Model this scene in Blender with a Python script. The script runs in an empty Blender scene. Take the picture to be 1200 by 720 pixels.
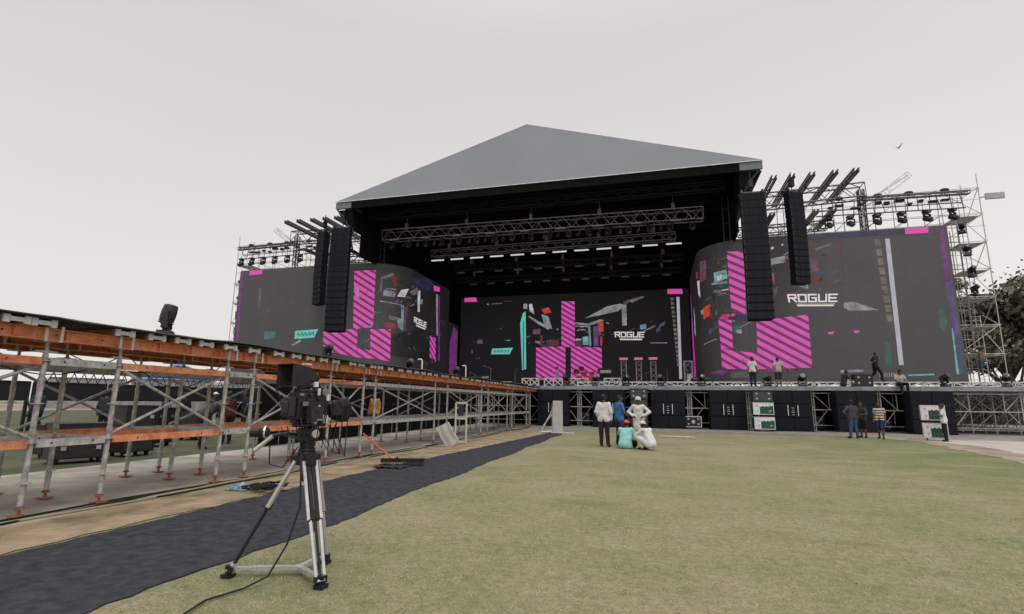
import bpy, bmesh, math, random
from mathutils import Vector, Matrix, noise
random.seed(7)
R_ = math.radians
SC = bpy.context.scene
COL = SC.collection

# ------------------------------------------------------------------ camera
cam_d = bpy.data.cameras.new('camera'); cam = bpy.data.objects.new('camera', cam_d); COL.objects.link(cam)
cam_d.sensor_width = 36; cam_d.lens = 18.36; cam_d.clip_start = 0.05; cam_d.clip_end = 3000
PITCH, ROLL, YAW = 0.1810624, 0.0112378, -0.2644728
_r = Vector((math.cos(YAW), -math.sin(YAW), 0)); _f = Vector((math.sin(YAW), math.cos(YAW), 0)); _u = Vector((0, 0, 1))
_f2 = math.cos(PITCH)*_f + math.sin(PITCH)*_u; _u2 = -math.sin(PITCH)*_f + math.cos(PITCH)*_u
_r2 = math.cos(ROLL)*_r + math.sin(ROLL)*_u2; _u3 = -math.sin(ROLL)*_r + math.cos(ROLL)*_u2
cam.matrix_world = Matrix(((_r2.x, _u3.x, -_f2.x, 0), (_r2.y, _u3.y, -_f2.y, 0), (_r2.z, _u3.z, -_f2.z, 1.5), (0, 0, 0, 1)))
SC.camera = cam

# ------------------------------------------------------------------ sky and sun
SUN_EL, SUN_AZ = R_(52), R_(150)          # azimuth clockwise from +Y
W = bpy.data.worlds.new('World'); SC.world = W; W.use_nodes = True
nt = W.node_tree; nt.nodes.clear()
out = nt.nodes.new('ShaderNodeOutputWorld'); bg = nt.nodes.new('ShaderNodeBackground'); bg.inputs['Strength'].default_value = 0.1
sky = nt.nodes.new('ShaderNodeTexSky'); sky.sky_type = 'NISHITA'; sky.sun_disc = False
sky.sun_elevation = SUN_EL; sky.sun_rotation = SUN_AZ; sky.dust_density = 4; sky.air_density = 1
tc = nt.nodes.new('ShaderNodeTexCoord'); sep = nt.nodes.new('ShaderNodeSeparateXYZ')
nt.links.new(tc.outputs['Generated'], sep.inputs[0])
ramp = nt.nodes.new('ShaderNodeValToRGB')                    # overcast: bright towards the zenith
e = ramp.color_ramp.elements
e[0].position = 0.0; e[0].color = (8.75, 8.4, 8.1, 1)
e[1].position = 1.0; e[1].color = (26, 25.5, 25.5, 1)
for pos, col in ((0.25, (8.5, 8.1, 7.85, 1)), (0.60, (7.15, 6.7, 6.8, 1)), (0.72, (8.5, 8.0, 8.1, 1))):
    q = e.new(pos); q.color = col
nt.links.new(sep.outputs['Z'], ramp.inputs[0])
nz = nt.nodes.new('ShaderNodeTexNoise'); nz.inputs['Scale'].default_value = 2.2; nz.inputs['Detail'].default_value = 4; nz.inputs['Roughness'].default_value = .5
mp = nt.nodes.new('ShaderNodeMapping'); mp.inputs['Scale'].default_value = (1, 1, 3)
nt.links.new(tc.outputs['Generated'], mp.inputs[0]); nt.links.new(mp.outputs[0], nz.inputs['Vector'])
mr = nt.nodes.new('ShaderNodeMapRange'); mr.inputs[1].default_value = .3; mr.inputs[2].default_value = .7; mr.inputs[3].default_value = .985; mr.inputs[4].default_value = 1.015
nt.links.new(nz.outputs['Fac'], mr.inputs[0])
mul = nt.nodes.new('ShaderNodeVectorMath'); mul.operation = 'SCALE'
br = nt.nodes.new('ShaderNodeMapRange'); br.inputs[1].default_value = -.7; br.inputs[2].default_value = .6; br.inputs[3].default_value = .97; br.inputs[4].default_value = 1.05   # thinner cloud towards the right
nt.links.new(sep.outputs['X'], br.inputs[0]); mm = nt.nodes.new('ShaderNodeMath'); mm.operation = 'MULTIPLY'; nt.links.new(mr.outputs[0], mm.inputs[0]); nt.links.new(br.outputs[0], mm.inputs[1])
nt.links.new(ramp.outputs[0], mul.inputs[0]); nt.links.new(mm.outputs[0], mul.inputs['Scale'])
mx = nt.nodes.new('ShaderNodeMixRGB'); mx.inputs[0].default_value = .93
nt.links.new(sky.outputs[0], mx.inputs[1]); nt.links.new(mul.outputs[0], mx.inputs[2])
nt.links.new(mx.outputs[0], bg.inputs['Color']); nt.links.new(bg.outputs[0], out.inputs[0])
sd = bpy.data.lights.new('sun', 'SUN'); sd.energy = 0.9; sd.angle = R_(25); sd.color = (1, .95, .88)
sun = bpy.data.objects.new('sun', sd); COL.objects.link(sun)
sdir = Vector((math.sin(SUN_AZ)*math.cos(SUN_EL), math.cos(SUN_AZ)*math.cos(SUN_EL), math.sin(SUN_EL)))
sun.rotation_euler = sdir.to_track_quat('Z', 'Y').to_euler()
SC.view_settings.view_transform = 'Standard'; SC.view_settings.look = 'None'
SC.view_settings.exposure = 0; SC.view_settings.gamma = 1; SC.view_settings.use_curve_mapping = False

# ------------------------------------------------------------------ helpers
def lin(r, g, b):
    f = lambda c: (c/255/12.92) if c/255 <= .04045 else ((c/255+.055)/1.055)**2.4
    return (f(r), f(g), f(b))

MATS = {}
def mat(name, col, rough=.6, metal=0, amt=.12, scale=3, bump=0, bscale=60, emit=None, estr=1, spec=.4, col2=None, detail=5, stretch=None):
    if name in MATS: return MATS[name]
    m = bpy.data.materials.new(name); m.use_nodes = True; n = m.node_tree; b = n.nodes['Principled BSDF']
    b.inputs['Roughness'].default_value = rough; b.inputs['Metallic'].default_value = metal
    b.inputs['Specular IOR Level'].default_value = spec
    t = n.nodes.new('ShaderNodeTexCoord'); v = t.outputs['Object']
    if stretch:
        mpn = n.nodes.new('ShaderNodeMapping'); mpn.inputs['Scale'].default_value = stretch; n.links.new(v, mpn.inputs[0]); v = mpn.outputs[0]
    if amt or col2:
        nn = n.nodes.new('ShaderNodeTexNoise'); nn.inputs['Scale'].default_value = scale; nn.inputs['Detail'].default_value = detail; nn.inputs['Roughness'].default_value = .6
        n.links.new(v, nn.inputs['Vector'])
        cr = n.nodes.new('ShaderNodeValToRGB')
        c1 = tuple(max(0, c*(1-amt)) for c in col); c2 = col2 or tuple(c*(1+amt) for c in col)
        cr.color_ramp.elements[0].position = .35; cr.color_ramp.elements[1].position = .65
        cr.color_ramp.elements[0].color = (*c1, 1); cr.color_ramp.elements[1].color = (*c2, 1)
        n.links.new(nn.outputs['Fac'], cr.inputs[0]); n.links.new(cr.outputs[0], b.inputs['Base Color'])
        if rough < .8:
            rr = n.nodes.new('ShaderNodeMapRange'); rr.inputs[3].default_value = max(.05, rough-.12); rr.inputs[4].default_value = min(1, rough+.12)
            n.links.new(nn.outputs['Fac'], rr.inputs[0]); n.links.new(rr.outputs[0], b.inputs['Roughness'])
    else:
        b.inputs['Base Color'].default_value = (*col, 1)
    if bump:
        bn = n.nodes.new('ShaderNodeTexNoise'); bn.inputs['Scale'].default_value = bscale; bn.inputs['Detail'].default_value = 4
        n.links.new(v, bn.inputs['Vector'])
        bp = n.nodes.new('ShaderNodeBump'); bp.inputs['Strength'].default_value = bump; bp.inputs['Distance'].default_value = .02
        n.links.new(bn.outputs['Fac'], bp.inputs['Height']); n.links.new(bp.outputs[0], b.inputs['Normal'])
    if emit:
        b.inputs['Emission Color'].default_value = (*emit, 1); b.inputs['Emission Strength'].default_value = estr
    MATS[name] = m
    return m

class MB:
    """collects shapes and links them as one mesh object"""
    def __init__(s): s.v = []; s.f = []; s.mi = []
    def add(s, vs, fs, m=0):
        o = len(s.v); s.v += [tuple(v) for v in vs]
        for f in fs: s.f.append([i+o for i in f]); s.mi.append(m)
        return s
    def box(s, c, d, m=0, rot=None):
        x, y, z = d[0]/2, d[1]/2, d[2]/2
        vs = [Vector((a, b, e)) for e in (-z, z) for a, b in ((-x, -y), (x, -y), (x, y), (-x, y))]
        if rot is not None: vs = [rot @ q for q in vs]
        c = Vector(c); return s.add([q+c for q in vs], [(0, 3, 2, 1), (4, 5, 6, 7), (0, 1, 5, 4), (1, 2, 6, 5), (2, 3, 7, 6), (3, 0, 4, 7)], m)
    def span(s, a, b, m=0):
        return s.box(((a[0]+b[0])/2, (a[1]+b[1])/2, (a[2]+b[2])/2), (abs(b[0]-a[0]), abs(b[1]-a[1]), abs(b[2]-a[2])), m)
    def tube(s, p, q, r, n=6, r2=None, m=0):
        p = Vector(p); q = Vector(q); r2 = r if r2 is None else r2
        d = (q-p)
        if d.length < 1e-6: return s
        d.normalize(); a = d.orthogonal().normalized(); b = d.cross(a)
        vs = []
        for c, rr in ((p, r), (q, r2)):
            for k in range(n):
                t = 2*math.pi*k/n; vs.append(c+rr*(math.cos(t)*a+math.sin(t)*b))
        fs = [(k, (k+1) % n, n+(k+1) % n, n+k) for k in range(n)]
        fs += [tuple(range(n-1, -1, -1)), tuple(range(n, 2*n))]
        return s.add(vs, fs, m)
    def bar(s, p, q, w, h, m=0, up=(0, 0, 1)):
        p = Vector(p); q = Vector(q); d = (q-p); L = d.length; d.normalize()
        x = d.cross(Vector(up))
        if x.length < 1e-4: x = d.orthogonal()
        x.normalize(); z = x.cross(d)
        rot = Matrix((x, d, z)).transposed()
        return s.box((p+q)/2, (w, L, h), m, rot)
    def path(s, pts, r, n=6, m=0):
        pts = [Vector(p) for p in pts]; vs = []; N = len(pts)
        a = None
        for i, p in enumerate(pts):
            d = (pts[min(i+1, N-1)]-pts[max(i-1, 0)]).normalized()
            a = d.orthogonal().normalized() if a is None else (a-d*a.dot(d)).normalized()
            b = d.cross(a); rr = r[i] if isinstance(r, (list, tuple)) else r
            for k in range(n):
                t = 2*math.pi*k/n; vs.append(p+rr*(math.cos(t)*a+math.sin(t)*b))
        fs = [(i*n+k, i*n+(k+1) % n, (i+1)*n+(k+1) % n, (i+1)*n+k) for i in range(N-1) for k in range(n)]
        fs += [tuple(range(n-1, -1, -1)), tuple(range((N-1)*n, N*n))]
        return s.add(vs, fs, m)
    def sph(s, c, r, n=10, m=0, rot=None):
        c = Vector(c); r = (r, r, r) if not hasattr(r, '__len__') else r
        vs = []; h = n//2+1
        for i in range(1, h):
            t = math.pi*i/h
            for k in range(n):
                u = 2*math.pi*k/n; q = Vector((r[0]*math.sin(t)*math.cos(u), r[1]*math.sin(t)*math.sin(u), r[2]*math.cos(t)))
                vs.append(c+(rot @ q if rot is not None else q))
        for z in (r[2], -r[2]):
            q = Vector((0, 0, z)); vs.append(c+(rot @ q if rot is not None else q))
        T = (h-1)*n; fs = []
        for i in range(h-2):
            for k in range(n): fs.append((i*n+k, (i+1)*n+k, (i+1)*n+(k+1) % n, i*n+(k+1) % n))
        for k in range(n):
            fs.append((T, k, (k+1) % n)); fs.append((T+1, (h-2)*n+(k+1) % n, (h-2)*n+k))
        return s.add(vs, fs, m)
    def cone(s, p, q, r1, r2):                # closed rounded limb segment for remeshing
        s.sph(p, r1, 12); s.sph(q, r2, 12); return s.tube(p, q, r1, 12, r2)
    def prism(s, pts, d, m=0):                # planar outline pushed along d
        n = len(pts); d = Vector(d); a = [Vector(p) for p in pts]
        return s.add(a+[p+d for p in a], [tuple(range(n-1, -1, -1)), tuple(range(n, 2*n))]+[(k, (k+1) % n, n+(k+1) % n, n+k) for k in range(n)], m)
    def mesh(s, name, mats, smooth=False):
        me = bpy.data.meshes.new(name); me.from_pydata(s.v, [], s.f)
        for m in (mats if isinstance(mats, (list, tuple)) else [mats]): me.materials.append(m)
        me.polygons.foreach_set('material_index', s.mi)
        bm = bmesh.new(); bm.from_mesh(me); bmesh.ops.recalc_face_normals(bm, faces=bm.faces); bm.to_mesh(me); bm.free()
        if smooth: me.polygons.foreach_set('use_smooth', [True]*len(me.polygons))
        me.update(); return me
    def build(s, name, mats, parent=None, loc=None, smooth=False, bevel=0, origin=None):
        if origin is not None:
            o3 = Vector(origin); s.v = [tuple(Vector(v)-o3) for v in s.v]; loc = origin
        o = bpy.data.objects.new(name, s.mesh(name, mats, smooth)); COL.objects.link(o)
        if parent: o.parent = parent
        if loc is not None: o.location = loc
        if bevel:
            b = o.modifiers.new('bevel', 'BEVEL'); b.width = bevel; b.segments = 2; b.limit_method = 'ANGLE'
        return o

def tag(o, label=None, cat=None, group=None, kind=None):
    if label: o['label'] = label
    if cat: o['category'] = cat
    if group: o['group'] = group
    if kind: o['kind'] = kind
    return o
def empty(name, loc=(0, 0, 0), rz=0, label=None, cat=None, group=None):
    o = bpy.data.objects.new(name, None); COL.objects.link(o); o.location = loc; o.rotation_euler = (0, 0, rz); o.empty_display_size = .2
    return tag(o, label, cat, group)
def dup(root, loc=None, rot=None, label=None, group=None, parent=None):
    r = root.copy(); COL.objects.link(r)
    if parent: r.parent = parent
    if loc is not None: r.location = loc
    if rot is not None: r.rotation_euler = rot
    if label: r['label'] = label
    if group: r['group'] = group
    for ch in list(root.children): dup(ch, parent=r)
    return r
ORD = ['first', 'second', 'third', 'fourth', 'fifth', 'sixth', 'seventh', 'eighth', 'ninth', 'tenth', 'eleventh', 'twelfth', 'thirteenth', 'fourteenth', 'fifteenth', 'sixteenth', 'seventeenth', 'eighteenth']

def truss(mb, p, q, w, h, bay=.6, rc=.03, rd=.014, m=0, n=5):
    p = Vector(p); q = Vector(q); d = q-p; L = d.length; d.normalize()
    up = Vector((0, 0, 1)) if abs(d.z) < .9 else Vector((0, 1, 0))
    x = d.cross(up).normalized(); u = x.cross(d)
    cs = [x*sx*w/2+u*su*h/2 for sx, su in ((-1, -1), (1, -1), (1, 1), (-1, 1))]
    for c in cs: mb.tube(p+c, q+c, rc, n, m=m)
    k = max(1, round(L/bay)); st = L/k
    for i in range(k):
        a, b = p+d*st*i, p+d*st*(i+1)
        for j in range(4):
            c1, c2 = cs[j], cs[(j+1) % 4]
            if i % 2: c1, c2 = c2, c1
            mb.tube(a+c1, b+c2, rd, 4, m=m)
    for e_ in (p, q):
        for j in range(4): mb.tube(e_+cs[j], e_+cs[(j+1) % 4], rd, 4, m=m)

# ------------------------------------------------------------------ materials
GALV = mat('galvanised_steel', (.42, .41, .39), .55, .3, .38, 13, .2, 90, detail=9)
GALV2 = mat('weathered_aluminium', (.49, .48, .46), .55, .25, .3, 9, .1, 60, detail=9)
WHITEM = mat('pale_truss_metal', (.62, .61, .59), .5, .2, .12, 5)
ORANGE = mat('orange_red_steel', (.74, .22, .09), .6, 0, .2, 7, .2, 50, col2=(.84, .37, .20))
TIMBER = mat('yellow_timber', (.36, .2, .06), .7, 0, .3, 6, stretch=(8, 8, 1))
PLY = mat('dark_plywood', (.035, .03, .028), .75, 0, .3, 4)
BLACK = mat('black_steel', (.018, .018, .02), .5, .2, .25, 8)
DRAPE = mat('black_drape', (.008, .008, .009), .95, 0, .3, 3, spec=.1)
CABIN = mat('speaker_blue_black', (.009, .0105, .017), .75, 0, .2, 12, spec=.2)
GRILLE = mat('speaker_grille', (.008, .009, .014), .7, 0, .25, 90, spec=.2)
TARP = mat('grey_tarpaulin', (.312, .332, .376), .95, 0, .03, .22, .03, 4, spec=.02)
TRIM = mat('pale_edge_trim', (.72, .72, .72), .5)
DARKMETAL = mat('dark_truss_metal', (.10, .095, .10), .45, .5, .2, 8)
DUSTMETAL = mat('dull_bronze_truss', (.25, .22, .212), .45, .5, .2, 8)
PLASTIC = mat('black_plastic', (.022, .022, .024), .4, 0, .2, 14)
LENS = mat('glass_lens', (.02, .025, .03), .08, 0, 0, spec=.8)
WHITEP = mat('white_plastic', (.7, .7, .69), .45, 0, .05)
RUBBER = mat('black_rubber', (.015, .015, .015), .8)

# ------------------------------------------------------------------ ground
def lawn_material():
    m = bpy.data.materials.new('dry_lawn'); m.use_nodes = True; n = m.node_tree; b = n.nodes['Principled BSDF']
    b.inputs['Roughness'].default_value = .95; b.inputs['Specular IOR Level'].default_value = .1
    t = n.nodes.new('ShaderNodeTexCoord')
    def noise(sc, det=6, st=None):
        v = t.outputs['Object']
        if st:
            q = n.nodes.new('ShaderNodeMapping'); q.inputs['Scale'].default_value = st; n.links.new(v, q.inputs[0]); v = q.outputs[0]
        x = n.nodes.new('ShaderNodeTexNoise'); x.inputs['Scale'].default_value = sc; x.inputs['Detail'].default_value = det; x.inputs['Roughness'].default_value = .65
        n.links.new(v, x.inputs['Vector']); return x.outputs['Fac']
    def mixc(f, a, c, lo=.35, hi=.65):
        r = n.nodes.new('ShaderNodeMapRange'); r.inputs[1].default_value = lo; r.inputs[2].default_value = hi
        n.links.new(f, r.inputs[0]); x = n.nodes.new('ShaderNodeMixRGB'); n.links.new(r.outputs[0], x.inputs[0])
        for i, s_ in ((1, a), (2, c)):
            if isinstance(s_, tuple): x.inputs[i].default_value = (*s_, 1)
            else: n.links.new(s_, x.inputs[i])
        return x.outputs[0]
    green = mixc(noise(9, 8), (.135, .152, .074), (.255, .250, .148))
    dry = mixc(noise(12, 8), (.22, .192, .118), (.36, .308, .21))
    big = mixc(noise(.22, 6, (1, 1.8, 1)), green, dry, .40, .64)
    patch = mixc(noise(1.1, 9), big, dry, .46, .74); lush = mixc(noise(.7, 7, (1, 2, 1)), (.115, .145, .062), (.15, .17, .08)); patch = mixc(noise(.5, 8, (1, 1.6, 1)), patch, lush, .52, .74)
    sx_ = n.nodes.new('ShaderNodeSeparateXYZ'); n.links.new(t.outputs['Object'], sx_.inputs[0]); ad = n.nodes.new('ShaderNodeMath'); ad.operation = 'MULTIPLY_ADD'; ad.inputs[1].default_value = .03; n.links.new(sx_.outputs['X'], ad.inputs[0]); n.links.new(noise(.35, 8, (1, 1.8, 1)), ad.inputs[2]); patch = mixc(ad.outputs[0], patch, lush, .62, .95)
    fine = mixc(noise(38, 6), patch, (.085, .085, .042), .50, .74)
    n.links.new(fine, b.inputs['Base Color'])
    bp = n.nodes.new('ShaderNodeBump'); bp.inputs['Strength'].default_value = .5; bp.inputs['Distance'].default_value = .03
    n.links.new(noise(34, 8), bp.inputs['Height']); n.links.new(bp.outputs[0], b.inputs['Normal'])
    return m
LAWN = lawn_material()
CONC = mat('dusty_concrete', (.31, .28, .24), .9, 0, .28, .9, .3, 40, col2=(.42, .38, .33), detail=8)
VERGE = mat('sandy_dry_grass', (.215, .175, .095), .95, 0, .3, 1.8, .5, 50, col2=(.37, .28, .185), detail=10)
DIRT = mat('tan_dirt', (.25, .20, .15), .95, 0, .25, .7, .3, 30, col2=(.35, .29, .225), detail=9)
GRAVEL = mat('grey_stage_apron', (.20, .185, .175), .95, 0, .25, 1.5, .4, 50, col2=(.28, .255, .235), detail=9)
ROAD = mat('pale_concrete_track', (.42, .375, .33), .9, 0, .12, .6, .2, 30)
def sheet(name, pts, z, m, sub=0, **k):
    mb = MB().add([(x, y, z) for x, y in pts], [tuple(range(len(pts)))])
    return tag(mb.build(name, m), kind='structure')
def wob(pts, amp, step=.35, seed=1):
    rn = random.Random(seed); o = []
    for i in range(len(pts)-1):
        a, b = Vector(pts[i]), Vector(pts[i+1]); k = max(1, int((b-a).length/step))
        for j in range(k):
            p = a.lerp(b, j/k); o.append((p.x+rn.uniform(-amp, amp), p.y+rn.uniform(-amp, amp)))
    o.append(tuple(pts[-1])); return o
g = MB(); g.add([(-500, -60, 0), (500, -60, 0), (500, 900, 0), (-500, 900, 0)], [(0, 1, 2, 3)])
tag(g.build('lawn', LAWN), kind='structure')
sheet('stage_apron', wob([(-7.0, 30.0), (-5.8, 29.4), (-3.3, 30.4), (1.4, 31.0), (7.9, 31.4), (10.4, 30.3)], .12, .5, 3)+[(24, 31), (30, 60), (-40, 60), (-40, 30)], .004, GRAVEL)
sheet('dirt_margin', wob([(10.2, 30.8), (10.6, 29.4), (11.2, 27.2), (10.7, 24), (10.1, 20), (9.5, 15), (9.0, 9)], .15, .5, 5)+[(60, 9), (60, 75), (26, 75), (24.5, 33), (16, 30.8)], .008, DIRT)
sheet('pale_track', wob([(11.6, 29.2), (12.0, 27.4), (12.3, 25), (11.7, 22), (11.4, 19), (11.0, 15)], .1, .6, 6)+[(15, 14), (17, 22), (19, 29), (15, 29.6)], .012, ROAD)
sheet('concrete_strip', [(-12.2, -4), (-7.35, -4), (-7.35, 36), (-12.2, 36)], .006, CONC)
sheet('dry_verge', [(-7.35, -4)]+wob([(-6.15, -4), (-6.1, 8), (-5.9, 13), (-5.5, 20), (-5.1, 27), (-5.3, 30)], .07, .3, 8)+[(-7.35, 30.2)], .010, VERGE)
sheet('rear_turf', [(-200, -20), (-12.2, -20), (-12.2, 36), (-14, 98), (-200, 98)], .005, mat('rear_dark_turf', (.06, .07, .035), .95, 0, .3, .6, .5, 30, col2=(.10, .10, .055), detail=9))
sheet('far_sand_strip', [(-140, 10), (-74, 6), (-70, 20), (-66, 98), (-140, 98)], .009, DIRT)

# carpet walkway, slightly rumpled
CARPET = mat('blue_black_carpet', (.036, .037, .045), .95, 0, .13, 8, .6, 45, col2=(.056, .057, .067), spec=.05, detail=12)
def carpet():
    mb = MB(); ny, nx = 190, 12; rn = random.Random(4)
    Lw = [rn.uniform(-.03, .03) for _ in range(ny+1)]; Rw = [rn.uniform(-.03, .03) for _ in range(ny+1)]
    vs = []
    for j in range(ny+1):
        y = -3+j*(30.6)/ny
        l = (-6.05 if y < 11 else -6.05+(y-11)*.052)+Lw[j]; r_ = (-3.9-(max(0, y-6))*.028)+Rw[j]+.05*math.sin(y*1.3)
        for i in range(nx+1):
            x = l+(r_-l)*i/nx; z = .016+.010*abs(math.sin(y*1.7+math.sin(x*2)*1.2))*abs(math.sin(x*1.1+y*.4))
            if i in (0, nx): z = .011
            vs.append((x, y, z))
    fs = [(j*(nx+1)+i, j*(nx+1)+i+1, (j+1)*(nx+1)+i+1, (j+1)*(nx+1)+i) for j in range(ny) for i in range(nx)]
    mb.add(vs, fs); o = mb.build('carpet_runner', CARPET, smooth=True)
    tag(o, 'long dark blue carpet strip laid across the grass beside the raised catwalk', 'carpet')
carpet()

# grass blades that stand up from the lawn near the viewer
def blades():
    rn = random.Random(11); mb = MB()
    for _ in range(90000):
        y = 1.2+rn.random()**1.9*17; x = rn.uniform(-4.0-max(0, y-6)*.028+.1, 2+y*.75)
        h = rn.uniform(.006, .022); a = rn.uniform(0, 6.28); w = rn.uniform(.002, .004)
        dx, dy = math.cos(a)*w, math.sin(a)*w; lx, ly = rn.uniform(-.02, .02), rn.uniform(-.02, .02)
        mb.add([(x-dx, y-dy, 0), (x+dx, y+dy, 0), (x+lx, y+ly, h)], [(0, 1, 2)], 0 if rn.random() < .5 else (1 if rn.random() < .6 else 2))
    me = bpy.data.meshes.new('grass_blades'); me.from_pydata(mb.v, [], mb.f)
    for n_, c in (('green_blade', (.27, .285, .15)), ('straw_blade', (.46, .40, .27)), ('olive_blade', (.36, .35, .21))): me.materials.append(mat(n_, c, .9, 0, .2, 5, spec=.1))
    me.polygons.foreach_set('material_index', mb.mi)
    o = bpy.data.objects.new('grass_blades', me); COL.objects.link(o)
    tag(o, 'short dry lawn grass across the foreground', 'grass', kind='stuff')
blades()
# ------------------------------------------------------------------ catwalk on scaffolding
def catwalk():
    rn = random.Random(21)
    root = empty('catwalk', (-8.8, 2, 0), 0, 'long raised catwalk of black decking on orange beams and grey scaffold posts', 'catwalk')
    off = Vector(root.location)
    def part(mb, name, m, parent=root, **k):
        o = mb.build(name, m, None, origin=k.pop('origin', None), **k); o.parent = parent
        o.location = Vector(o.location)-off if parent is root else o.location
        return o
    rows = (-7.8, -8.85, -9.9)
    ys = [-1.1, -.1, 2.0, 3.0, 5.1, 6.1, 8.2, 8.9, 11.55, 13.1, 13.75, 18.1, 19.3, 23.5, 24.5, 28, 29, 32.5, 33.5]
    # one post: base plate, jack, tube, rosettes, handle nut, fork head
    mb = MB(); mb.box((0, 0, .026), (.16, .16, .012), 1); mb.tube((0, 0, .02), (0, 0, .2), .019, 8, m=1); mb.tube((0, 0, .1), (0, 0, .13), .05, 8, m=1)
    mb.tube((0, 0, .14), (0, 0, 2.07), .034, 12)
    for z in (.42, .92, 1.42, 1.98): mb.tube((0, 0, z-.006), (0, 0, z+.006), .075, 12)
    for z in (.3, 1.0, 1.6): mb.tube((0, 0, z), (0, 0, z+.09), .038, 12)
    mb.tube((0, 0, 2.05), (0, 0, 2.24), .022, 8); mb.box((0, 0, 2.10), (.05, .26, .018)); mb.tube((0, 0, 2.08), (0, 0, 2.12), .04, 8)
    mb.box((0, 0, 2.237), (.19, .2, .012))
    for sx in (-.094, .094):
        for sy in (-.095, .095): mb.box((sx, sy, 2.335), (.014, .038, .21), 2)
    pm = mb.mesh('post', [GALV, mat('orange_base_plate', (.32, .11, .065), .8, 0, .3, 12), WHITEM])
    k = 0
    for y in ys:
        for i, x in enumerate(rows):
            if y < 1 and i: continue
            o = bpy.data.objects.new('post', pm); COL.objects.link(o); o.parent = root
            o.location = Vector((x, y, 0))-off; o.rotation_euler = (rn.uniform(-.006, .006), rn.uniform(-.006, .006), 0)
    # ledgers: channel profiles along and across
    def channel(mb, p, q, m=0):
        mb.bar(p, q, .05, .008, m); p2, q2 = Vector(p), Vector(q); d = (q2-p2).normalized(); x = d.cross(Vector((0, 0, 1)))
        for s_ in (-1, 1): mb.bar(p2+x*.025*s_+Vector((0, 0, .045)), q2+x*.025*s_+Vector((0, 0, .045)), .006, .1, m)
        for e_, s_ in ((p2, 1), (q2, -1)):
            mb.box(e_+d*.03*s_+Vector((0, 0, .04)), (.06, .06, .075), m)
        L = (q2-p2).length
        for t in (.2, .8):
            for s_ in (-1, 1): mb.tube(p2+d*L*t+x*s_*.027+Vector((0, 0, .045)), p2+d*L*t+x*s_*.032+Vector((0, 0, .045)), .013, 8, m=2)
    for i in range(len(ys)-1):
        a, b = ys[i], ys[i+1]; wide = b-a > 1.5
        for ri, x in enumerate(rows):
            for z in (.86, 1.93):
                if ri == 1 and z > 1: continue
                oc = 1 if (wide and b < 13.2 and (ri != 2 or z < 1)) else 0
                mb = MB(); channel(mb, (x, a+.05, z), (x, b-.05, z), oc); part(mb, 'ledger', [GALV2, ORANGE, BLACK])
            if wide and ri != 1 and a > 1:
                mb = MB(); s_ = 1 if ri == 0 else -1
                lo, hi = .98, 1.90
                mb.tube((x+.055*s_, a+.06, hi), (x+.055*s_, b-.06, lo), .024, 8); mb.tube((x-.055*s_, a+.06, lo), (x-.055*s_, b-.06, hi), .024, 8)
                part(mb, 'brace', GALV)
    for y in ys:
        if y < 1: continue
        for z in (.86, 1.93):
            mb = MB(); channel(mb, (rows[0]-.05, y, z+.002), (rows[-1]+.05, y, z+.002)); part(mb, 'cross_ledger', [GALV2, ORANGE, BLACK])
    # orange main beams in 3.9 m lengths
    for x in rows:
        y = -1.4
        while y < 35:
            y2 = min(y+3.9, 35.6); mb = MB()
            mb.box((x, (y+y2)/2, 2.325), (.024, y2-y-.01, .14)); mb.box((x, (y+y2)/2, 2.252), (.14, y2-y-.01, .014)); mb.box((x, (y+y2)/2, 2.40), (.14, y2-y-.01, .014))
            yy = y+.2
            while yy < y2:                       # punched holes and stiffeners
                mb.tube((x+.0125, yy, 2.33), (x+.0145, yy, 2.33), .014, 8, m=1)
                if int(yy*10) % 3 == 0: mb.box((x+.03, yy+.11, 2.325), (.05, .012, .135))
                yy += .62
            part(mb, 'steel_beam', [ORANGE, BLACK]); y = y2
    # timber joists with pale end caps
    jm = MB(); jm.box((-8.8, 0, .045), (2.46, .2, .03)); 
    for sy in (-.1, .1): jm.box((-8.8, sy, .045), (2.46, .05, .088))
    jmesh = None; cap = MB()
    for sy in (-.115, .115): cap.box((0, sy, .045), (.03, .07, .10))
    cap.box((0, 0, .045), (.03, .17, .055)); cmesh = cap.mesh('end_cap', WHITEP)
    jmesh = MB(); jmesh.box((0, 0, .045), (2.4, .2, .03)); [jmesh.box((0, sy, .045), (2.4, .055, .09)) for sy in (-.11, .11)]
    jmesh = jmesh.mesh('joist', TIMBER)
    y = -.8
    near = [4.58, 4.90, 5.98, 6.52]
    yl = [y+.57*i for i in range(9)]+near+[7.0+.56*i+rn.uniform(-.12, .12) for i in range(50)]
    for y in yl:
        if 13 < y < 13.1: continue
        o = bpy.data.objects.new('joist', jmesh); COL.objects.link(o); o.parent = root
        o.location = Vector((-8.82+rn.uniform(-.01, .02), y, 2.408))-off
        c = bpy.data.objects.new('end_cap', cmesh); COL.objects.link(c); c.parent = o; c.location = (1.215, 0, 0)
    for k in range(16):                      # loose cables hung under the deck
        a_ = Vector((-7.9-rn.random()*1.6, 3+k*1.55+rn.uniform(-.4, .4), 2.22)); b_ = a_+Vector((rn.uniform(-.5, .5), rn.uniform(.9, 2.2), rn.uniform(-.3, 0))); sag = rn.uniform(.12, .5)
        mb = MB(); mb.path([a_.lerp(b_, t/8)-Vector((0, 0, sag*4*(t/8)*(1-t/8))) for t in range(9)], .009, 5); part(mb, 'hanging_cable', RUBBER)
    # decking boards and the drooping black cover
    mb = MB(); y = -1.5
    while y < 35.4:
        mb.box((-8.82, y+.6, 2.514+rn.uniform(-.002, .002)), (2.56, 1.19, .022)); y += 1.2
    part(mb, 'deck_board', PLY)
    mb = MB(); ny = 120; vs = []
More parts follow.
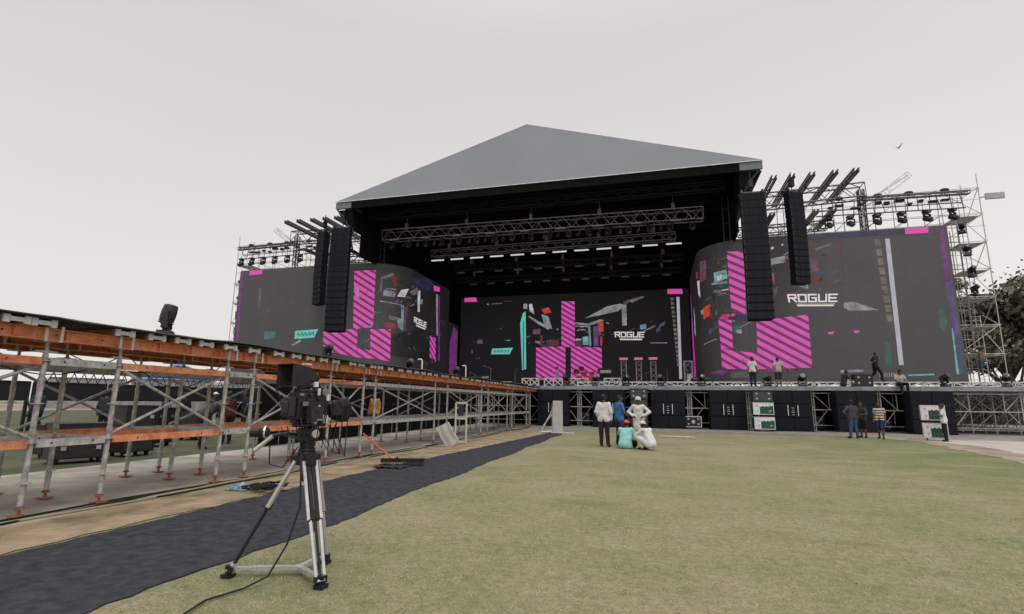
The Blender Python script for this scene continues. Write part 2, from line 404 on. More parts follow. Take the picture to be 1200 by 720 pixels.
    for j in range(ny+1):
        yy = -1.5+j*37.0/ny; up = .03*math.sin(yy*.9)+.018*math.sin(yy*2.3+1)+(.04 if yy < 5 else 0)+(.06*max(0, (yy-14)/20))
        for x, z in ((-7.49, 2.535+up*.6-.012), (-7.53, 2.537+max(0, up)), (-8.8, 2.54+max(0, up)*.4), (-10.08, 2.54), (-10.1, 2.49)): vs.append((x, yy, z))
    mb.add(vs, [(j*5+i, j*5+i+1, j*5+i+6, j*5+i+5) for j in range(ny) for i in range(4)])
    o = part(mb, 'deck_cover', mat('black_deck_cover', (.03, .029, .032), .8, 0, .3, 2.5)); s = o.modifiers.new('thick', 'SOLIDIFY'); s.thickness = .012
catwalk()

# ------------------------------------------------------------------ stage platform
def stage():
    root = empty('stage_platform', (-8.75, 36, 0), 0, 'wide black stage platform on white scaffolding with a grey steel front edge', 'stage')
    off = Vector(root.location)
    def part(mb, name, m, **k):
        o = mb.build(name, m, root, **k); o.location = -off; return o
    part(MB().span((-39, 36.05, 2.56), (27, 57.5, 2.68)), 'deck', mat('stage_deck_black', (.03, .03, .032), .7))
    f = MB(); x = -39
    while x < 27: f.span((x, 35.94, 2.43), (min(x+2.98, 27), 36.045, 2.675)); x += 3
    part(f, 'front_beam', mat('blue_grey_beam', (.25, .26, .285), .5, .2, .18, 2))
    d = MB(); x = -38; rn = random.Random(3)
    while x < 15.2:
        d.add([(x, 38.4, .01), (x+.5, 38.55+rn.uniform(-.1, .1), .01), (x+.5, 38.5, 2.55), (x, 38.4, 2.55)], [(0, 1, 2, 3)]); d.add([(x+.5, 38.5, .01), (x+1.0, 38.4, .01), (x+1.0, 38.4, 2.55), (x+.5, 38.5, 2.55)], [(0, 1, 2, 3)]); x += 1.0
    part(d, 'black_drape', DRAPE)
    def supports(x):
        m_ = MB()
        for dx in (-.12, .12): m_.tube((x+dx, 36.35, .02), (x+dx, 36.35, 2.43), .035, 8)
        m_.tube((x, 36.35, .02), (x, 36.35, 2.43), .03, 8); m_.box((x, 36.35, .015), (.4, .2, .02))
        for z in (.4, .9, 1.4, 1.9): m_.tube((x-.12, 36.35, z), (x+.12, 36.35, z), .02, 6)
        part(m_, 'support_post', GALV2)
    xs = [-37.2+3.58*k for k in range(18)]
    for x in xs: supports(x)
    for i in range(len(xs)-1):
        a, b = xs[i], xs[i+1]; m_ = MB()
        m_.bar((a, 36.33, 1.28), (b, 36.33, 1.28), .05, .06); m_.bar((a, 36.33, 2.28), (b, 36.33, 2.28), .05, .06)
        mid = (a+b)/2
        for p, q in (((a+.1, 2.25), (a+.95, 1.3)), ((b-.1, 2.25), (b-.95, 1.3)), ((a+.95, 2.25), (a+.95, 1.3)), ((b-.95, 2.25), (b-.95, 1.3)), ((a+.1, .3), (a+.8, 1.25)), ((b-.1, .3), (b-.8, 1.25))):
            m_.tube((p[0], 36.33, p[1]), (q[0], 36.33, q[1]), .024, 6)
        m_.tube((a, 36.3, .35), (b, 36.3, .35), .024, 6)
        part(m_, 'support_frame', GALV)
    # dense open scaffolding under the right wing
    rr = random.Random(9)
    for row, y in enumerate((37.2, 38.6, 40.2, 41.8)):
        m_ = MB(); x = 15.6+row*.15
        while x < 26.6:
            m_.tube((x, y, .02), (x, y, 2.55), .032, 6)
            nx = x+1.15
            for p, q in (((x, 2.35), (nx, 1.3)), ((x, 1.3), (nx, 2.35)), ((x, .15), (nx, 1.2))):
                m_.tube((p[0], y+.05, p[1]), (q[0], y+.05, q[1]), .022, 5)
            if row < 3: m_.tube((x, y, 1.9), (x+.3, y+1.4, .6), .022, 5)
            for z in (.2, 1.28, 2.4): m_.tube((x, y, z), (min(nx, 26.8), y, z), .024, 5)
            x = nx
        part(m_, 'scaffold_frame', GALV2 if row % 2 else GALV)
stage()

# ------------------------------------------------------------------ stage roof
CX = -8.75
def roof():
    root = empty('stage_roof', (CX, 36, 2.68), 0, 'large grey gabled stage roof over black rigging towers', 'stage roof')
    off = Vector(root.location)
    def part(mb, name, m, **k):
        o = mb.build(name, m, root, **k); o.location = -off; return o
    L, Rr, zb, zt = -25.05, 7.6, 17.74, 22.55; yb = 57.5
    # front gable, divided into stretched tarpaulin panels
    mb = MB(); n = 28
    top = lambda x: zb+(zt-zb)*(1-abs(x-CX)/(CX-L)) if x < CX else zb+(zt-zb)*(1-(x-CX)/(Rr-CX))
    vs = []; 
    for i in range(n+1):
        x = L+(Rr-L)*i/n; t = top(x)
        for j in range(7): vs.append((x, 36, zb+(t-zb)*j/6))
    fs = [(i*7+j, i*7+j+1, i*7+j+8, i*7+j+7) for i in range(n) for j in range(6)]
    mb.add(vs, fs); part(mb, 'gable_panel', TARP, smooth=True)
    for s, x in ((-1, L), (1, Rr)):
        part(MB().prism([(x, 36.06, zb), (CX, 36.06, zt), (CX, 36.06, zt-.12), (x, 36.06, zb-.12)], (0, yb-36.06, 0)), 'roof_panel', TARP)
    part(MB().bar((L, 35.9, zb-.03), (Rr, 35.9, zb-.03), .06, .05), 'eave_trim', TRIM)
    mb = MB()
    mb.bar((L, 36.03, zb+.03), (CX, 36.03, zt+.03), .05, .05); mb.bar((CX, 36.03, zt+.03), (Rr, 36.03, zb+.03), .05, .05); part(mb, 'verge_trim', TARP)
    mb = MB(); mb.span((L+.02, 36.0, 17.16), (L+1.45, 36.2, zb-.08)); part(mb, 'fascia', mat('grey_fascia', (.16, .18, .2), .5))
    mb = MB(); mb.span((Rr-1.45, 36.0, 17.16), (Rr-.02, 36.2, zb-.08)); part(mb, 'fascia', MATS['grey_fascia'])
    mb = MB(); mb.span((L+1.46, 36.02, 17.1), (Rr-1.46, 36.22, zb-.08)); part(mb, 'front_truss_cover', DRAPE)
    # black underside and drapes that close the stage house
    part(MB().span((L+1.5, 36.4, 17.5), (Rr-1.5, yb, 17.6)), 'ceiling_drape', DRAPE)
    for x in (L, Rr):
        s = 1 if x == L else -1
        mb = MB(); mb.prism([(x+.02*s, 36.25, 17.12), (x+1.5*s, 36.25, 17.12), (x+1.5*s, 36.25, 15.3), (x+.75*s, 36.25, 15.9)], (0, 20, 0)); part(mb, 'corner_bracket', DRAPE)
        mb = MB(); yy = 37.6
        while yy < 57:
            d_ = .06*(int(yy*50) % 2); mb.span((x+1.5*s+d_, yy, 13.4 if yy < 46 else 2.7), (x+1.58*s+d_, yy+1.03, 17.5)); yy += .98
        part(mb, 'side_drape', DRAPE)
    mb = MB(); x = L+1.6
    mb.span((L+1.6, 57.2, 2.7), (Rr-1.6, 57.26, 17.5))
    while x < Rr-2: mb.span((x, 57.0, 2.7), (x+.97, 57.1, 17.5)); x += .99
    part(mb, 'back_drape', DRAPE)
    # four lattice towers
    for x, y in ((-23.28, 40.9), (5.78, 40.9)):
        mb = MB()
        for dx in (-.22, .22): mb.tube((x+dx, y, 2.7), (x+dx, y, 17.2), .06, 6)
        for k in range(3): mb.tube((x-.22, y, 13.9+1.2*k), (x+.22, y, 13.9+1.2*k), .04, 5)
        part(mb, 'roof_leg', mat('charcoal_leg', (.05, .05, .055), .5, .3))
    for x, y in ((-22.9, 55), (5.4, 55)):
        mb = MB(); truss(mb, (x, y, 2.7), (x, y, 17.3), .8, .8, 1.0, .06, .03)
        for k in range(14): mb.tube((x-.4, y-.4, 3.2+k), (x+.4, y-.4, 3.2+k), .03, 5)
        part(mb, 'roof_tower', DARKMETAL if y < 40 else BLACK)
    for x0, x1 in ((-24.9, -23.3), (7.4, 5.8)):
        mb = MB(); mb.path([(x0, 36.1, 17.1), ((x0*.5+x1*.5), 36.1, 16.2), (x1*.75+x0*.25, 36.15, 15.2), (x1, 36.2, 13.6)], .07, 6); part(mb, 'side_brace', BLACK)
    mb = MB()
    for y in (38, 42, 46, 50, 54): truss(mb, (-22.9, y, 17.0), (5.4, y, 17.0), .5, .6, 1.2, .04, .02)
    part(mb, 'rafter_truss', BLACK)
roof()

# ------------------------------------------------------------------ LED screens
H90 = math.pi/2
SCREENBASE = mat('screen_face', (.092, .088, .096), .6, 0, .06, .5, emit=(.0045, .0045, .005), estr=1, spec=.3)
LEDC = dict(pink=(206, 70, 158), stripe=(205, 74, 163), stripebg=(100, 38, 88), pinkred=(200, 60, 120), white=(196, 196, 200), white2=(138, 138, 141), red=(170, 50, 60), plum=(105, 62, 88), plumlt=(190, 130, 190), teal2=(110, 165, 165), teal=(98, 182, 175), teald=(50, 110, 108), orange=(185, 62, 40), purple=(108, 48, 112), violet=(88, 66, 112), slate=(60, 70, 94), slateblue=(120, 135, 150), greend=(44, 92, 80), khaki=(104, 99, 93), greybar=(165, 166, 172), darkred=(96, 38, 46), navy=(40, 42, 70), crimson=(130, 40, 66), magenta=(190, 40, 150), black=(24, 24, 26), logo=(214, 212, 206), logoshade=(190, 180, 150), tealdark=(40, 120, 115))
LEDC['greyfade'] = (84, 82, 86)
def ledmat(k, v):
    m = mat('led_'+k, (.03, .03, .03), .5, 0, 0, emit=lin(*v), estr=1); n = m.node_tree; b = n.nodes['Principled BSDF']
    t = n.nodes.new('ShaderNodeTexCoord'); q = n.nodes.new('ShaderNodeTexNoise'); q.inputs['Scale'].default_value = 1.6; q.inputs['Detail'].default_value = 7; q.inputs['Roughness'].default_value = .7
    r = n.nodes.new('ShaderNodeMapRange'); r.inputs[1].default_value = .3; r.inputs[2].default_value = .7; soft = k in ('stripe', 'stripebg', 'logo', 'pink', 'greybar', 'teal')
    r.inputs[3].default_value = .82 if soft else .3; r.inputs[4].default_value = 1.05 if soft else 1.2
    n.links.new(t.outputs['Object'], q.inputs['Vector']); n.links.new(q.outputs['Fac'], r.inputs[0]); n.links.new(r.outputs[0], b.inputs['Emission Strength']); return m
LEDM = {k: ledmat(k, v) for k, v in LEDC.items()}
LEDN = list(LEDC)
GFX=[('R','stripe',2,1,[(12.35,12.75),(13.58,12.57),(13.32,7.8),(12.39,8.39)]),('R','stripe',2,1,[(11.35,7.72),(12.37,7.6),(12.34,5.49),(11.42,5.55)]),('R','stripe',2,1,[(11.42,5.55),(13.23,5.2),(13.94,5.14),(13.86,3.94),(11.42,4.09)]),('R','stripe',2,1,[(14.0,7.42),(17.35,7.77),(17.29,4.07),(13.86,3.99)]),('R','pinkred',1,0,[(11.36,7.75),(11.68,8.07),(12.7,8.04),(12.4,7.6)]),('R','white2',1,0,[(15.15,11.9),(16.21,12.07),(16.2,11.6),(15.12,11.43)]),('R','white',1,0,[(15.31,12.74),(15.5,12.82),(15.53,12.66),(15.34,12.58)]),('R','white',1,0,[(16.04,12.95),(16.14,12.97),(16.16,12.87),(16.06,12.85)]),('R','red',1,0,[(15.14,10.79),(15.4,10.86),(15.39,10.31),(15.13,10.24)]),('R','plum',1,0,[(15.27,9.69),(15.6,9.83),(15.45,9.29),(15.22,8.99)]),('R','teal2',1,0,[(11.17,11.34),(12.22,11.38),(12.26,10.72),(11.21,10.5)]),('R','white',1,0,[(11.06,9.87),(12.29,9.93),(12.28,9.85),(11.1,9.8)]),('R','white',2,0,[(11.44,11.04),(11.88,11.12),(11.77,10.76),(11.47,10.68)]),('R','orange',1,0,[(9.65,8.89),(10.67,9.04),(10.55,8.15),(9.65,7.96)]),('R','white2',1,0,[(9.17,8.8),(9.75,8.75),(9.78,8.44),(9.26,8.4)]),('R','plum',1,0,[(9.53,12.6),(10.48,12.51),(10.35,11.02),(9.37,10.9)]),('R','white',1,0,[(8.09,11.37),(9.2,11.2),(9.28,9.72),(8.6,10.2)]),('R','red',1,0,[(7.33,12.27),(8.8,12.0),(8.83,11.47),(7.41,11.71)]),('R','white2',1,0,[(9.47,6.08),(11.1,6.34),(11.1,6.29),(9.5,6.01)]),('R','white2',1,0,[(12.85,7.01),(13.65,7.39),(13.67,7.34),(12.86,6.95)]),('R','purple',1,0,[(10.22,3.91),(11.49,4.01),(11.85,3.89),(11.46,3.65),(10.26,3.8)]),('R','plum',1,0,[(14.45,3.94),(16.14,3.98),(16.13,3.89),(14.44,3.85)]),('R','white2',1,0,[(19.61,8.51),(20.2,8.57),(20.57,8.4),(21.67,7.93),(19.88,7.94),(19.6,8.19)]),('R','pink',1,0,[(18.46,6.5),(18.88,6.53),(18.76,6.36),(18.52,6.34)]),('R','pink',1,0,[(20.01,6.55),(20.4,6.57),(20.28,6.4),(20.07,6.39)]),('R','darkred',1,0,[(17.77,12.6),(20.08,12.91),(20.08,12.85),(17.76,12.54)]),('R','darkred',1,0,[(18.35,11.47),(18.39,11.47),(18.36,9.93),(18.32,9.93)]),('R','darkred',1,0,[(19.8,12.78),(19.86,12.77),(19.74,9.94),(19.69,9.94)]),('R','darkred',1,0,[(17.68,9.84),(20.06,9.85),(20.06,9.79),(17.67,9.78)]),('R','plum',1,0,[(17.8,11.66),(18.27,11.79),(18.27,10.86),(17.78,10.73)]),('R','darkred',1,0,[(17.58,10.28),(18.27,10.47),(18.22,9.94),(17.57,9.88)]),('R','khaki',1,0,[(18.17,12.5),(19.14,12.82),(19.27,12.72),(18.22,12.32)]),('R','navy',1,0,[(16.89,13.62),(23.76,13.53),(23.72,13.11),(16.85,13.18)]),('R','khaki',1,0,[(21.86,12.88),(22.22,12.88),(22.24,12.36),(21.91,12.38)]),('R','khaki',1,0,[(21.88,12.2),(22.24,12.21),(22.26,11.69),(21.93,11.71)]),('R','khaki',1,0,[(21.9,11.53),(22.26,11.54),(22.29,11.02),(21.96,11.04)]),('R','khaki',1,0,[(21.93,10.86),(22.28,10.87),(22.31,10.36),(21.98,10.38)]),('R','khaki',1,0,[(21.95,10.2),(22.3,10.21),(22.33,9.71),(22.0,9.72)]),('R','khaki',1,0,[(21.97,9.55),(22.32,9.56),(22.35,9.05),(22.02,9.07)]),('R','khaki',1,0,[(21.99,8.89),(22.35,8.91),(22.37,8.41),(22.04,8.42)]),('R','khaki',1,0,[(22.01,8.24),(22.37,8.26),(22.39,7.76),(22.07,7.77)]),('R','khaki',1,0,[(22.04,7.6),(22.39,7.62),(22.41,7.12),(22.09,7.13)]),('R','greybar',1,0,[(22.53,12.89),(22.81,12.87),(22.72,4.22),(22.45,4.22)]),('R','pink',2,0,[(23.77,13.62),(25.17,13.6),(25.11,13.12),(23.77,13.13)]),('R','purple',1,0,[(25.72,13.26),(26.02,13.29),(26.03,9.7),(25.68,9.6)]),('R','violet',1,0,[(25.68,9.6),(26.03,9.7),(26.09,6.29),(25.7,6.19)]),('R','slate',1,0,[(25.7,6.19),(26.09,6.29),(26.13,3.59),(25.71,3.54)]),('R','teal2',2,0,[(25.66,6.58),(25.73,6.58),(25.72,3.6),(25.58,3.6)]),('R','greend',1,0,[(25.03,7.67),(25.29,7.89),(25.49,7.2),(25.34,6.31),(25.07,6.43),(24.99,6.99)]),('R','greend',1,0,[(21.8,5.82),(22.09,5.7),(22.07,4.11),(21.68,4.11)]),('R','white2',1,0,[(21.24,3.72),(21.31,3.72),(21.31,3.44),(21.25,3.44)]),('R','white2',1,0,[(21.38,3.72),(21.45,3.72),(21.45,3.44),(21.39,3.44)]),('R','white2',1,0,[(21.52,3.72),(21.58,3.72),(21.59,3.44),(21.53,3.44)]),('R','white2',1,0,[(21.66,3.72),(21.72,3.72),(21.73,3.44),(21.66,3.44)]),('R','white2',1,0,[(21.8,3.72),(21.86,3.72),(21.86,3.44),(21.8,3.44)]),('R','white2',1,0,[(21.93,3.72),(22.0,3.72),(22.0,3.44),(21.94,3.44)]),('R','white2',1,0,[(22.07,3.72),(22.13,3.72),(22.14,3.44),(22.07,3.44)]),('R','white2',1,0,[(22.21,3.72),(22.27,3.72),(22.27,3.44),(22.21,3.44)]),('R','white2',1,0,[(22.34,3.72),(22.4,3.72),(22.41,3.44),(22.35,3.44)]),('R','teal2',1,0,[(22.89,3.6),(24.37,3.65),(24.36,3.55),(22.88,3.49)]),('R','white2',1,0,[(19.0,3.9),(20.37,3.95),(20.35,3.78),(18.98,3.73)]),('R','khaki',1,0,[(12.1,3.85),(12.16,3.84),(12.13,3.42),(12.07,3.42)]),('R','khaki',1,0,[(12.25,3.84),(12.31,3.84),(12.28,3.42),(12.22,3.42)]),('R','khaki',1,0,[(12.39,3.84),(12.45,3.84),(12.42,3.41),(12.36,3.41)]),('R','khaki',1,0,[(12.53,3.83),(12.59,3.83),(12.56,3.41),(12.5,3.41)]),('R','khaki',1,0,[(12.67,3.83),(12.73,3.83),(12.7,3.41),(12.64,3.41)]),('R','khaki',1,0,[(12.8,3.83),(12.86,3.82),(12.83,3.41),(12.78,3.41)]),('R','khaki',1,0,[(12.94,3.82),(13.0,3.82),(12.97,3.4),(12.91,3.4)]),('R','khaki',1,0,[(13.07,3.82),(13.13,3.82),(13.1,3.4),(13.05,3.4)]),('R','khaki',1,0,[(13.21,3.82),(13.26,3.82),(13.23,3.4),(13.18,3.4)]),('R','khaki',1,0,[(13.34,3.82),(13.39,3.81),(13.36,3.4),(13.31,3.4)]),('R','magenta',1,0,[(-3.1,12.33),(0.46,11.78),(2.02,3.95),(-3.43,4.22)]),('R','teal2',1,0,[(3.27,10.12),(4.18,9.2),(3.89,7.35),(2.72,7.88)]),('R','LOGO',3,0,[(16.04,9.27),(19.39,9.17),(19.13,8.23),(16.67,8.28)]),('L','stripe',2,1,[(12.25,12.87),(14.3,12.9),(14.34,7.79),(12.55,7.65)]),('L','stripe',2,1,[(9.58,7.49),(12.96,7.71),(13.06,5.19),(9.72,5.83)]),('L','stripe',2,1,[(14.13,7.63),(15.88,7.72),(15.96,4.89),(14.28,5.12)]),('L','stripe',2,1,[(13.09,6.0),(14.24,5.78),(14.28,5.05),(13.06,5.19)]),('L','plumlt',3,0,[(12.37,11.47),(12.81,11.6),(12.97,10.47),(12.65,10.33)]),('L','white2',1,0,[(15.29,11.35),(16.19,11.38),(16.2,11.29),(15.29,11.27)]),('L','slateblue',1,0,[(15.08,11.18),(16.05,11.13),(16.05,10.6),(15.04,10.65)]),('L','white',1,0,[(16.31,10.71),(16.7,11.38),(17.57,11.62),(17.11,10.76)]),('L','khaki',1,0,[(17.71,11.41),(19.04,12.08),(19.35,11.59),(18.27,11.13)]),('L','white',1,0,[(19.19,11.76),(19.76,11.91),(19.82,9.86),(19.35,9.78)]),('L','navy',1,0,[(18.13,12.68),(21.38,13.52),(22.63,13.3),(21.9,12.28),(19.57,12.28),(18.18,12.13)]),('L','darkred',1,0,[(17.34,10.18),(18.02,10.61),(17.61,9.46),(17.24,9.25)]),('L','white2',1,0,[(14.8,10.19),(16.78,10.02),(16.78,9.94),(14.81,10.1)]),('L','white2',1,0,[(16.74,10.01),(17.08,9.99),(17.14,7.72),(16.95,7.7)]),('L','violet',1,0,[(17.16,9.85),(17.41,9.86),(17.42,7.83),(17.22,7.76)]),('L','crimson',1,0,[(15.18,7.99),(15.59,8.39),(16.37,8.24),(16.48,7.8),(15.78,7.74)]),('L','khaki',2,0,[(15.64,8.91),(16.33,8.91),(16.27,8.53),(15.73,8.55)]),('L','slateblue',1,0,[(16.34,8.83),(16.85,8.74),(17.01,7.71),(16.55,7.96)]),('L','darkred',1,0,[(15.67,12.53),(16.37,12.56),(16.19,11.53),(15.87,11.57)]),('L','khaki',1,0,[(14.75,11.99),(14.96,12.08),(14.88,10.94),(14.71,10.93)]),('L','black',1,0,[(15.73,7.15),(20.33,8.46),(22.27,8.41),(22.38,5.29),(15.83,5.4)]),('L','stripe',2,1,[(22.32,7.92),(23.77,7.84),(23.99,5.58),(22.53,5.8)]),('L','pink',2,0,[(22.77,13.1),(24.36,13.24),(24.4,12.79),(22.91,12.54)]),('L','white2',2,0,[(23.48,12.35),(23.91,12.37),(24.3,8.16),(23.96,8.12)]),('L','purple',2,0,[(24.13,12.31),(24.44,12.34),(25.05,5.67),(24.62,5.64)]),('L','LOGO',3,0,[(18.55,9.22),(21.57,9.1),(21.3,8.27),(19.17,8.33)]),('L','purple',1,0,[(0.02,13.38),(0.36,13.45),(0.58,7.07),(0.32,6.84)]),('L','pink',2,0,[(1.07,13.54),(2.51,13.58),(2.47,13.13),(1.03,13.08)]),('L','TEAL',2,0,[(6.66,7.64),(9.04,7.74),(8.67,6.98),(6.64,6.91)]),('L','teald',1,0,[(3.38,7.64),(4.57,7.69),(4.56,6.99),(3.37,6.94)]),('L','teal2',1,0,[(9.71,12.06),(10.19,12.04),(10.25,7.71),(9.84,7.49)]),('L','white2',1,0,[(6.42,6.41),(7.27,6.86),(7.37,6.7),(6.53,6.26)]),('L','khaki',1,0,[(2.34,11.78),(2.53,11.77),(2.64,9.98),(2.45,9.99)]),('C','stripe',2,1,[(11.77,12.55),(13.24,12.49),(13.23,7.46),(11.74,7.49)]),('C','stripe',2,1,[(8.93,7.49),(12.19,7.57),(12.16,3.74),(8.94,3.74)]),('C','stripe',2,1,[(12.78,7.56),(16.08,7.37),(16.05,3.74),(12.74,3.74)]),('C','pink',2,0,[(0.44,13.47),(1.85,13.41),(1.96,12.87),(0.4,12.93)]),('C','pink',2,0,[(23.03,13.43),(24.5,13.36),(24.54,12.83),(23.01,12.89)]),('C','TEAL',2,0,[(3.87,7.44),(6.3,7.51),(5.92,6.79),(3.76,6.81)]),('C','teal',1,0,[(7.1,10.24),(7.41,11.36),(7.73,11.58),(7.82,5.14),(7.37,5.04)]),('C','teald',2,0,[(7.44,10.46),(7.55,10.45),(7.59,5.15),(7.43,5.15)]),('C','white2',1,0,[(7.47,12.45),(7.91,12.43),(7.91,11.84),(7.47,11.86)]),('C','white',1,0,[(8.11,12.36),(8.46,12.41),(8.73,11.2),(8.19,11.56)]),('C','orange',1,0,[(9.53,11.74),(10.31,11.94),(10.65,11.36),(9.86,11.17)]),('C','white2',1,0,[(8.05,11.11),(9.41,10.29),(10.53,9.59),(10.31,9.42),(9.19,10.07),(8.05,10.93)]),('C','slateblue',1,0,[(9.53,11.18),(10.31,10.93),(10.75,9.48),(9.86,9.83)]),('C','plum',1,0,[(8.56,9.53),(9.42,9.55),(9.37,8.94),(8.56,8.95)]),('C','darkred',1,0,[(9.37,8.85),(9.68,8.84),(9.69,7.63),(9.37,7.64)]),('C','darkred',1,0,[(10.09,8.17),(11.52,8.36),(11.52,7.67),(10.09,7.62)]),('C','white2',1,0,[(14.3,10.58),(15.77,11.3),(16.74,11.81),(18.11,12.04),(18.73,11.84),(17.88,11.23),(16.4,10.95),(15.76,10.82)]),('C','white2',1,0,[(13.28,10.18),(14.68,9.98),(15.97,10.42),(16.39,10.3),(14.89,9.76),(13.28,9.94)]),('C','greend',1,0,[(18.43,12.18),(18.96,12.48),(19.11,12.15),(18.56,11.85)]),('C','white2',1,0,[(18.27,11.9),(18.77,11.93),(18.75,9.65),(18.28,9.67)]),('C','white2',1,0,[(13.28,9.8),(14.78,9.7),(14.78,9.59),(13.28,9.69)]),('C','slateblue',1,0,[(14.68,9.7),(14.89,9.69),(14.98,7.54),(14.77,7.54)]),('C','violet',1,0,[(15.21,9.69),(15.74,9.67),(15.74,7.53),(15.24,7.54)]),('C','orange',1,0,[(15.75,10.1),(16.28,10.3),(16.32,9.12),(15.77,8.81)]),('C','red',1,0,[(15.93,8.59),(16.19,8.59),(16.12,7.52),(15.91,7.59)]),('C','teal2',1,0,[(14.02,8.53),(14.66,8.62),(14.69,7.65),(14.11,7.71)]),('C','white',1,0,[(13.33,8.37),(13.91,8.36),(13.91,8.18),(13.33,8.2)]),('C','darkred',1,0,[(13.26,8.15),(14.01,8.14),(14.05,7.56),(13.32,7.57)]),('C','white2',1,0,[(3.12,12.62),(3.41,12.61),(3.37,12.47),(3.18,12.48)]),('C','darkred',1,0,[(5.14,12.86),(6.15,12.82),(6.15,12.73),(5.14,12.77)]),('C','khaki',1,0,[(3.6,12.6),(4.91,12.64),(4.91,12.55),(3.65,12.5)]),('C','white2',1,0,[(21.05,7.81),(22.84,7.78),(22.74,7.7),(21.15,7.73)]),('C','khaki',1,0,[(18.95,12.37),(20.31,12.75),(20.71,12.67),(19.36,12.08)]),('C','LOGO',3,0,[(17.37,9.03),(20.65,8.95),(20.3,8.01),(18.01,8.06)]),('C','khaki',1,0,[(23.28,12.52),(23.59,12.46),(23.6,12.21),(23.32,12.18)]),('C','khaki',1,0,[(23.3,12.05),(23.62,12.0),(23.62,11.74),(23.34,11.71)]),('C','khaki',1,0,[(23.32,11.58),(23.64,11.53),(23.65,11.28),(23.37,11.25)]),('C','khaki',1,0,[(23.35,11.12),(23.66,11.07),(23.67,10.81),(23.39,10.78)]),('C','khaki',1,0,[(23.37,10.66),(23.69,10.6),(23.7,10.35),(23.42,10.32)]),('C','khaki',1,0,[(23.4,10.2),(23.71,10.14),(23.72,9.89),(23.44,9.86)]),('C','khaki',1,0,[(23.42,9.74),(23.73,9.68),(23.74,9.43),(23.46,9.4)]),('C','khaki',1,0,[(23.44,9.28),(23.76,9.23),(23.77,8.98),(23.49,8.94)]),('C','khaki',1,0,[(23.47,8.82),(23.78,8.77),(23.79,8.52),(23.51,8.49)]),('C','khaki',1,0,[(23.49,8.36),(23.8,8.32),(23.81,8.07),(23.54,8.03)]),('C','khaki',1,0,[(23.51,7.91),(23.83,7.86),(23.83,7.62),(23.56,7.58)]),('C','khaki',1,0,[(23.54,7.46),(23.85,7.41),(23.86,7.17),(23.58,7.13)]),('C','khaki',1,0,[(23.56,7.01),(23.87,6.96),(23.88,6.72),(23.61,6.68)]),('C','khaki',1,0,[(23.59,6.56),(23.89,6.51),(23.9,6.27),(23.63,6.23)]),('C','khaki',1,0,[(23.61,6.11),(23.92,6.06),(23.93,5.82),(23.65,5.78)]),('C','khaki',1,0,[(23.63,5.66),(23.94,5.62),(23.95,5.38),(23.68,5.34)]),('C','greybar',1,0,[(23.89,12.54),(24.19,12.52),(24.08,4.05),(23.81,4.05)]),('C','greend',1,0,[(1.38,7.32),(1.57,7.43),(1.63,6.98),(1.44,6.93)])]
def clip(poly, a, b, c):                        # keep a*x+b*y<=c
    o = []
    for i in range(len(poly)):
        p, q = poly[i], poly[(i+1) % len(poly)]; dp, dq = a*p[0]+b*p[1]-c, a*q[0]+b*q[1]-c
        if dp <= 0: o.append(p)
        if dp*dq < 0:
            t = dp/(dp-dq); o.append((p[0]+t*(q[0]-p[0]), p[1]+t*(q[1]-p[1])))
    return o
# letters as strokes on a 4 x 5 grid (x, y up), for the bold slanted word on the screens
GLY = {'R': [[(0, 0), (0, 5)], [(0, 5), (4, 5), (4, 2.6), (0, 2.6)], [(1.8, 2.6), (4, 0)]], 'O': [[(0, 0), (4, 0), (4, 5), (0, 5), (0, 0)]], 'G': [[(4, 5), (0, 5), (0, 0), (4, 0), (4, 2.6), (2, 2.6)]], 'U': [[(0, 5), (0, 0), (4, 0), (4, 5)]], 'E': [[(4, 5), (0, 5), (0, 0), (4, 0)], [(0, 2.5), (3.5, 2.5)]]}
CLUT = dict(R=[(9.5, 13.5, 6.5, 12.3, 60), (15, 20, 9, 12.6, 26), (11, 16, 3.6, 5, 12)], L=[(13.5, 20, 5.5, 12.4, 80), (21, 25, 4.5, 11, 30), (2, 12, 5, 12, 10)], C=[(7, 15, 4.6, 10, 60), (14, 22, 8, 10.4, 26), (1.5, 6, 6, 10, 8)])
DIM = ['white2', 'khaki', 'darkred', 'slateblue', 'plum', 'navy', 'greend', 'slate', 'khaki', 'violet', 'black', 'black', 'greyfade', 'greyfade']
